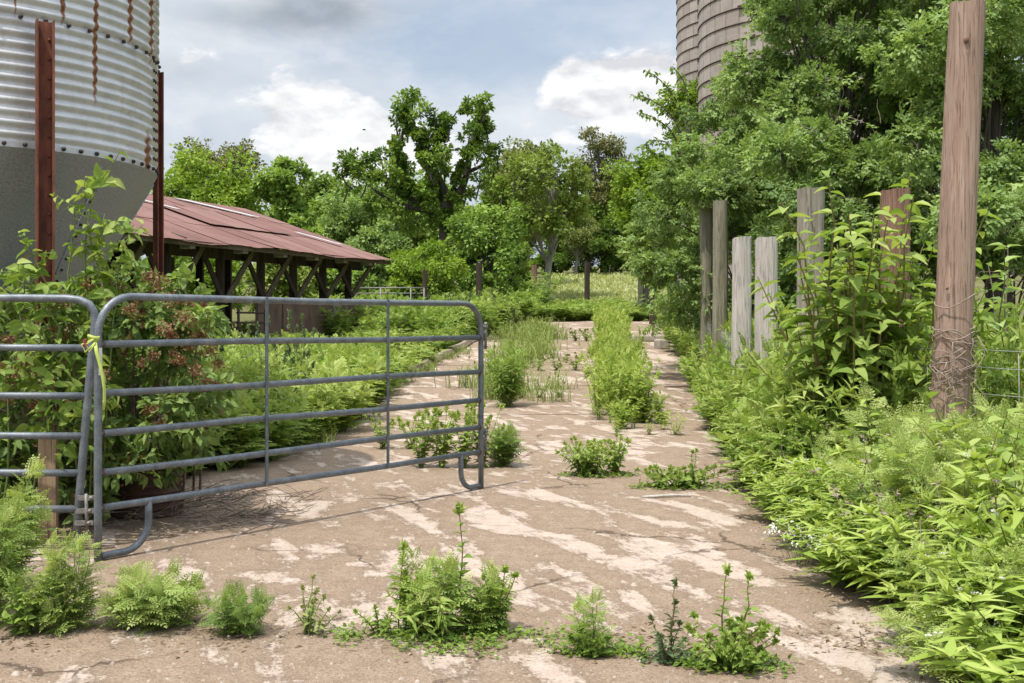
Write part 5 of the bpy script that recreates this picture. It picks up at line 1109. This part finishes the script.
# dead twigs and litter in the shade of the bush
g = G(); P = []
for _ in range(300):
    x, y = q3.uniform(-3.4, -1.55), q3.uniform(7.15, 8.9); a = q3.uniform(0, PI); L = q3.uniform(.08, .38); d = np.array([math.cos(a), math.sin(a), q3.uniform(-.05, .35)]); c = np.array([x, y, .012+max(0, -x-1.9)*q3.uniform(0, .16)]); P.append([c, c+d*L*.5+q3.normal(0, .012, 3), c+d*L])
g.tubes(np.array(P), np.array([.0035, .003, .0015]), 4); tag(g.build('brushwood_litter', M['twig']), 'litter of dead twigs in the shade under the berry bush', 'twigs', kind='stuff')
g = G(); n = 1500; px = q3.uniform(-10, 960, n); py = 1540/(640+q3.normal(0, 9, n)-CY); k = q3.random(n) < .5+.5*np.sin(px*.03+1); X_, Y_ = (px[k]-CX)/F*py[k], py[k]
y2 = q3.uniform(4.2, 20, 1300); X_ = np.concatenate([X_, rightx(y2)-np.abs(q3.normal(0, .16, 1300))+.06]); Y_ = np.concatenate([Y_, y2]); n = len(X_)
g.inst(T_RHN, np.stack([X_, Y_, gza(Y_)+q3.uniform(.004, .016, n)], -1), nrm(q3.normal(0, 1, (n, 3))*[1, 1, .2]), nrm(q3.normal(0, .3, (n, 3))+[0, 0, 1]), q3.uniform(.012, .05, n), 0, q3.random(n))
tag(g.build('leaf_litter', M['drybit']), 'dry leaf scraps along the crack and the bank foot', 'leaves', kind='stuff')
# grit, clods and fallen leaf scraps on the track
g = G(); n = 3200; y = 3.9+q3.exponential(3.2, n); x = leftx(np.minimum(y, 14))*0 + (q3.uniform(-60, 930, n)-CX)/F*y; k = (y < 16) & (x < rightx(y)) & (x > leftx(y)+.1); x, y = x[k], y[k]; n = len(x)
T_PB = (np.array([(-.5, -.4, 0), (.5, -.45, 0), (.45, .5, 0), (-.5, .4, 0), (-.2, -.2, .5), (.25, -.15, .45), (.2, .25, .5), (-.25, .2, .42)], float), [np.array([(4, 5, 6, 7), (0, 1, 5, 4), (1, 2, 6, 5), (2, 3, 7, 6), (3, 0, 4, 7)])])
a = q3.uniform(0, 6.28, n); g.inst(T_PB, np.stack([x, y, gza(y)+.003], -1), np.stack([np.cos(a), np.sin(a), a*0], -1), np.tile([0., 0, 1], (n, 1)), .004+q3.exponential(.0055, n), 0, .5)
tag(g.build('gravel', M['pebble']), 'scattered grit and small clods on the dried mud of the track', 'gravel', kind='stuff')
# loose sticks on the track
for k, (px, py, L, a, r, m, lab) in enumerate(((668, 499, .42, .15, .012, 'wood_pale', 'pale bleached stick lying on the track in front of the sprawling weed'), (722, 418, .5, .1, .016, 'wood_pale', 'white stick at the right edge of the track near the bank'), (690, 386, .95, -.05, .02, 'twig', 'long brown branch lying across the right wheel track'), (795, 420, .3, .3, .01, 'twig', 'short brown twig at the foot of the bank weeds'))):
    Y = {0: 8.75, 1: 16.0, 2: 20.5, 3: 12.2}[k]; p = place(px if k < 3 else 735, Y); g = G(); t = np.linspace(-.5, .5, 6); g.tube([(L*x*math.cos(a), L*x*math.sin(a)+.03*L*math.sin(x*7), r+.01*L*math.cos(x*5)) for x in t], [r*.8, r, r*.95, r*.85, r*.7, r*.4], 7)
    tag(g.build('stick', M[m], loc=tuple(p+[0, 0, .004])), lab, 'stick')

# ================================================================== SKY, SUN, CAMERA
SUN_EL, SUN_AZ = math.radians(68), math.atan2(-.62, -.78)       # azimuth measured from +Y towards +X
w = bpy.data.worlds.new('World'); scene.world = w; w.use_nodes = True; nt = w.node_tree; nt.nodes.clear(); b = NB(nt)
out = b.n('ShaderNodeOutputWorld'); sky = b.n('ShaderNodeTexSky', sky_type='NISHITA'); sky.sun_disc = False; sky.sun_elevation = SUN_EL; sky.sun_rotation = SUN_AZ % (2*PI)
sky.air_density = 1.0; sky.dust_density = 3.0; sky.ozone_density = 1.0
bg1 = b.n('ShaderNodeBackground'); b.link(sky.outputs[0], bg1.inputs[0]); bg1.inputs[1].default_value = .12
tc = b.n('ShaderNodeTexCoord'); D = tc.outputs['Generated']
def vmath(op, a, c):
    x = b.n('ShaderNodeVectorMath', operation=op); b.put(x.inputs[0], a); b.put(x.inputs[1], c); return x
def bump_(px, py, sx, sy):
    c = nrm(np.array([(px-CX)/F, 1, (CY-py)/F])); d = vmath('SUBTRACT', D, tuple(c)).outputs[0]; d = vmath('DIVIDE', d, (sx/F, 1.0, sy/F)).outputs[0]
    L = vmath('DOT_PRODUCT', d, d).outputs['Value']; return b.math('EXPONENT', b.math('MULTIPLY', L, -1.0))
def addm(xs):
    s = xs[0]
    for x in xs[1:]: s = b.math('ADD', s, x)
    return s
m1 = b.n('ShaderNodeMapping'); b.link(D, m1.inputs[0]); m1.inputs['Scale'].default_value = (1, 1, 1.9); vD = m1.outputs[0]
nb = b.noise(vD, 4.0, 8, .56, .2); nf = b.noise(vD, 19, 10, .58, .2)
m2 = b.n('ShaderNodeMapping'); b.link(D, m2.inputs[0]); m2.inputs['Scale'].default_value = (1, 1, 1.9); m2.inputs['Location'].default_value = (0, 0, .02)
nf2 = b.noise(m2.outputs[0], 19, 6, .5, .2)
# soft veil: high grey cloud, heavier at the left
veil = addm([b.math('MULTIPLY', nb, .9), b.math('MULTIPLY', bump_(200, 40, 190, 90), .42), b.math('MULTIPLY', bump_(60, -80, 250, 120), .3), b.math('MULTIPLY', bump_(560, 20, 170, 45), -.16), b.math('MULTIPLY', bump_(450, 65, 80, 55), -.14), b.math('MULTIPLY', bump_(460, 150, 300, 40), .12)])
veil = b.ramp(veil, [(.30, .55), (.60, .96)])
# heaped bright clouds
cu = addm([b.math('MULTIPLY', nf, .62), b.math('MULTIPLY', bump_(322, 118, 52, 50), .50), b.math('MULTIPLY', bump_(370, 150, 90, 42), .34), b.math('MULTIPLY', bump_(605, 88, 62, 30), .50), b.math('MULTIPLY', bump_(560, 80, 22, 22), .2), b.math('MULTIPLY', bump_(660, 95, 70, 45), .45), b.math('MULTIPLY', bump_(230, 130, 80, 40), .14), b.math('MULTIPLY', bump_(210, 60, 60, 25), .22), b.math('MULTIPLY', bump_(500, 150, 120, 30), .25)])
cum = b.ramp(cu, [(.56, 0.0), (.60, .6), (.67, 1.0)])
lit = b.math('ADD', b.math('MULTIPLY', b.math('SUBTRACT', nf, nf2), 3.5), .6, clamp=True)
vcol = b.mix(b.ramp(nb, [(.35, 0.0), (.65, 1.0)]), (.385, .44, .51), (.53, .565, .605))
dk = addm([b.math('MULTIPLY', bump_(325, 10, 60, 18), 1.3), b.math('MULTIPLY', bump_(250, 20, 70, 14), .6), b.math('MULTIPLY', bump_(180, 70, 40, 14), .35)]); dk = b.math('MULTIPLY', dk, b.ramp(nf, [(.3, .5), (.6, 1.0)]), clamp=True)
vcol = b.mix(b.math('MULTIPLY', dk, .95), vcol, (.25, .285, .32))
vcol = b.mix(b.math('MULTIPLY', b.ramp(nf, [(.45, 0.0), (.7, 1.0)]), .35), vcol, (.70, .70, .71))
ccol = b.mix(lit, (.50, .51, .535), (.74, .74, .74))
paleblue = b.n('ShaderNodeMix', data_type='RGBA')
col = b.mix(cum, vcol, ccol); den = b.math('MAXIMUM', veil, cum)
bg2 = b.n('ShaderNodeBackground'); b.link(col, bg2.inputs[0]); 
# added fill light: cloud brightened towards the zenith, above the camera's view
zen_fill = b.n('ShaderNodeMapRange'); zen_fill.interpolation_type = 'SMOOTHSTEP'; b.link(b.sep(D)[2], zen_fill.inputs[0]); zen_fill.inputs[1].default_value = .33; zen_fill.inputs[2].default_value = .85; zen_fill.inputs[3].default_value = 1.0; zen_fill.inputs[4].default_value = 2.6; b.link(zen_fill.outputs[0], bg2.inputs[1])
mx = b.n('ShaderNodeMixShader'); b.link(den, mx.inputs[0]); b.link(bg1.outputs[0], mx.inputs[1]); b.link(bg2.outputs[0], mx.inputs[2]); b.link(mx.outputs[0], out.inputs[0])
nt.nodes.remove(paleblue)
sd = bpy.data.lights.new('sun', 'SUN'); sd.energy = 3.1; sd.angle = math.radians(.6); sd.color = (1, .95, .87)
so = bpy.data.objects.new('sun', sd); COL.objects.link(so); so.location = (-20, -20, 40)
sv = Vector((math.sin(SUN_AZ)*math.cos(SUN_EL), math.cos(SUN_AZ)*math.cos(SUN_EL), math.sin(SUN_EL))); so.rotation_euler = sv.to_track_quat('Z', 'Y').to_euler()
cd = bpy.data.cameras.new('camera'); cam = bpy.data.objects.new('camera', cd); COL.objects.link(cam); cam.location = (0, 0, H); cam.rotation_euler = (PI/2, 0, 0)
cd.sensor_width = 36; cd.lens = F/1024*36; cd.shift_y = -(341.5-CY)/1024; cd.clip_end = 2000; cd.clip_start = .05; scene.camera = cam
vs = scene.view_settings; vs.view_transform = 'Standard'; vs.look = 'None'; vs.exposure = 0.55; vs.gamma = 1
scene.render.engine = 'CYCLES'; cy = scene.cycles; cy.max_bounces = 6; cy.diffuse_bounces = 4; cy.glossy_bounces = 2; cy.transmission_bounces = 4; cy.transparent_max_bounces = 4
cy.use_denoising = True; cy.sample_clamp_indirect = 6
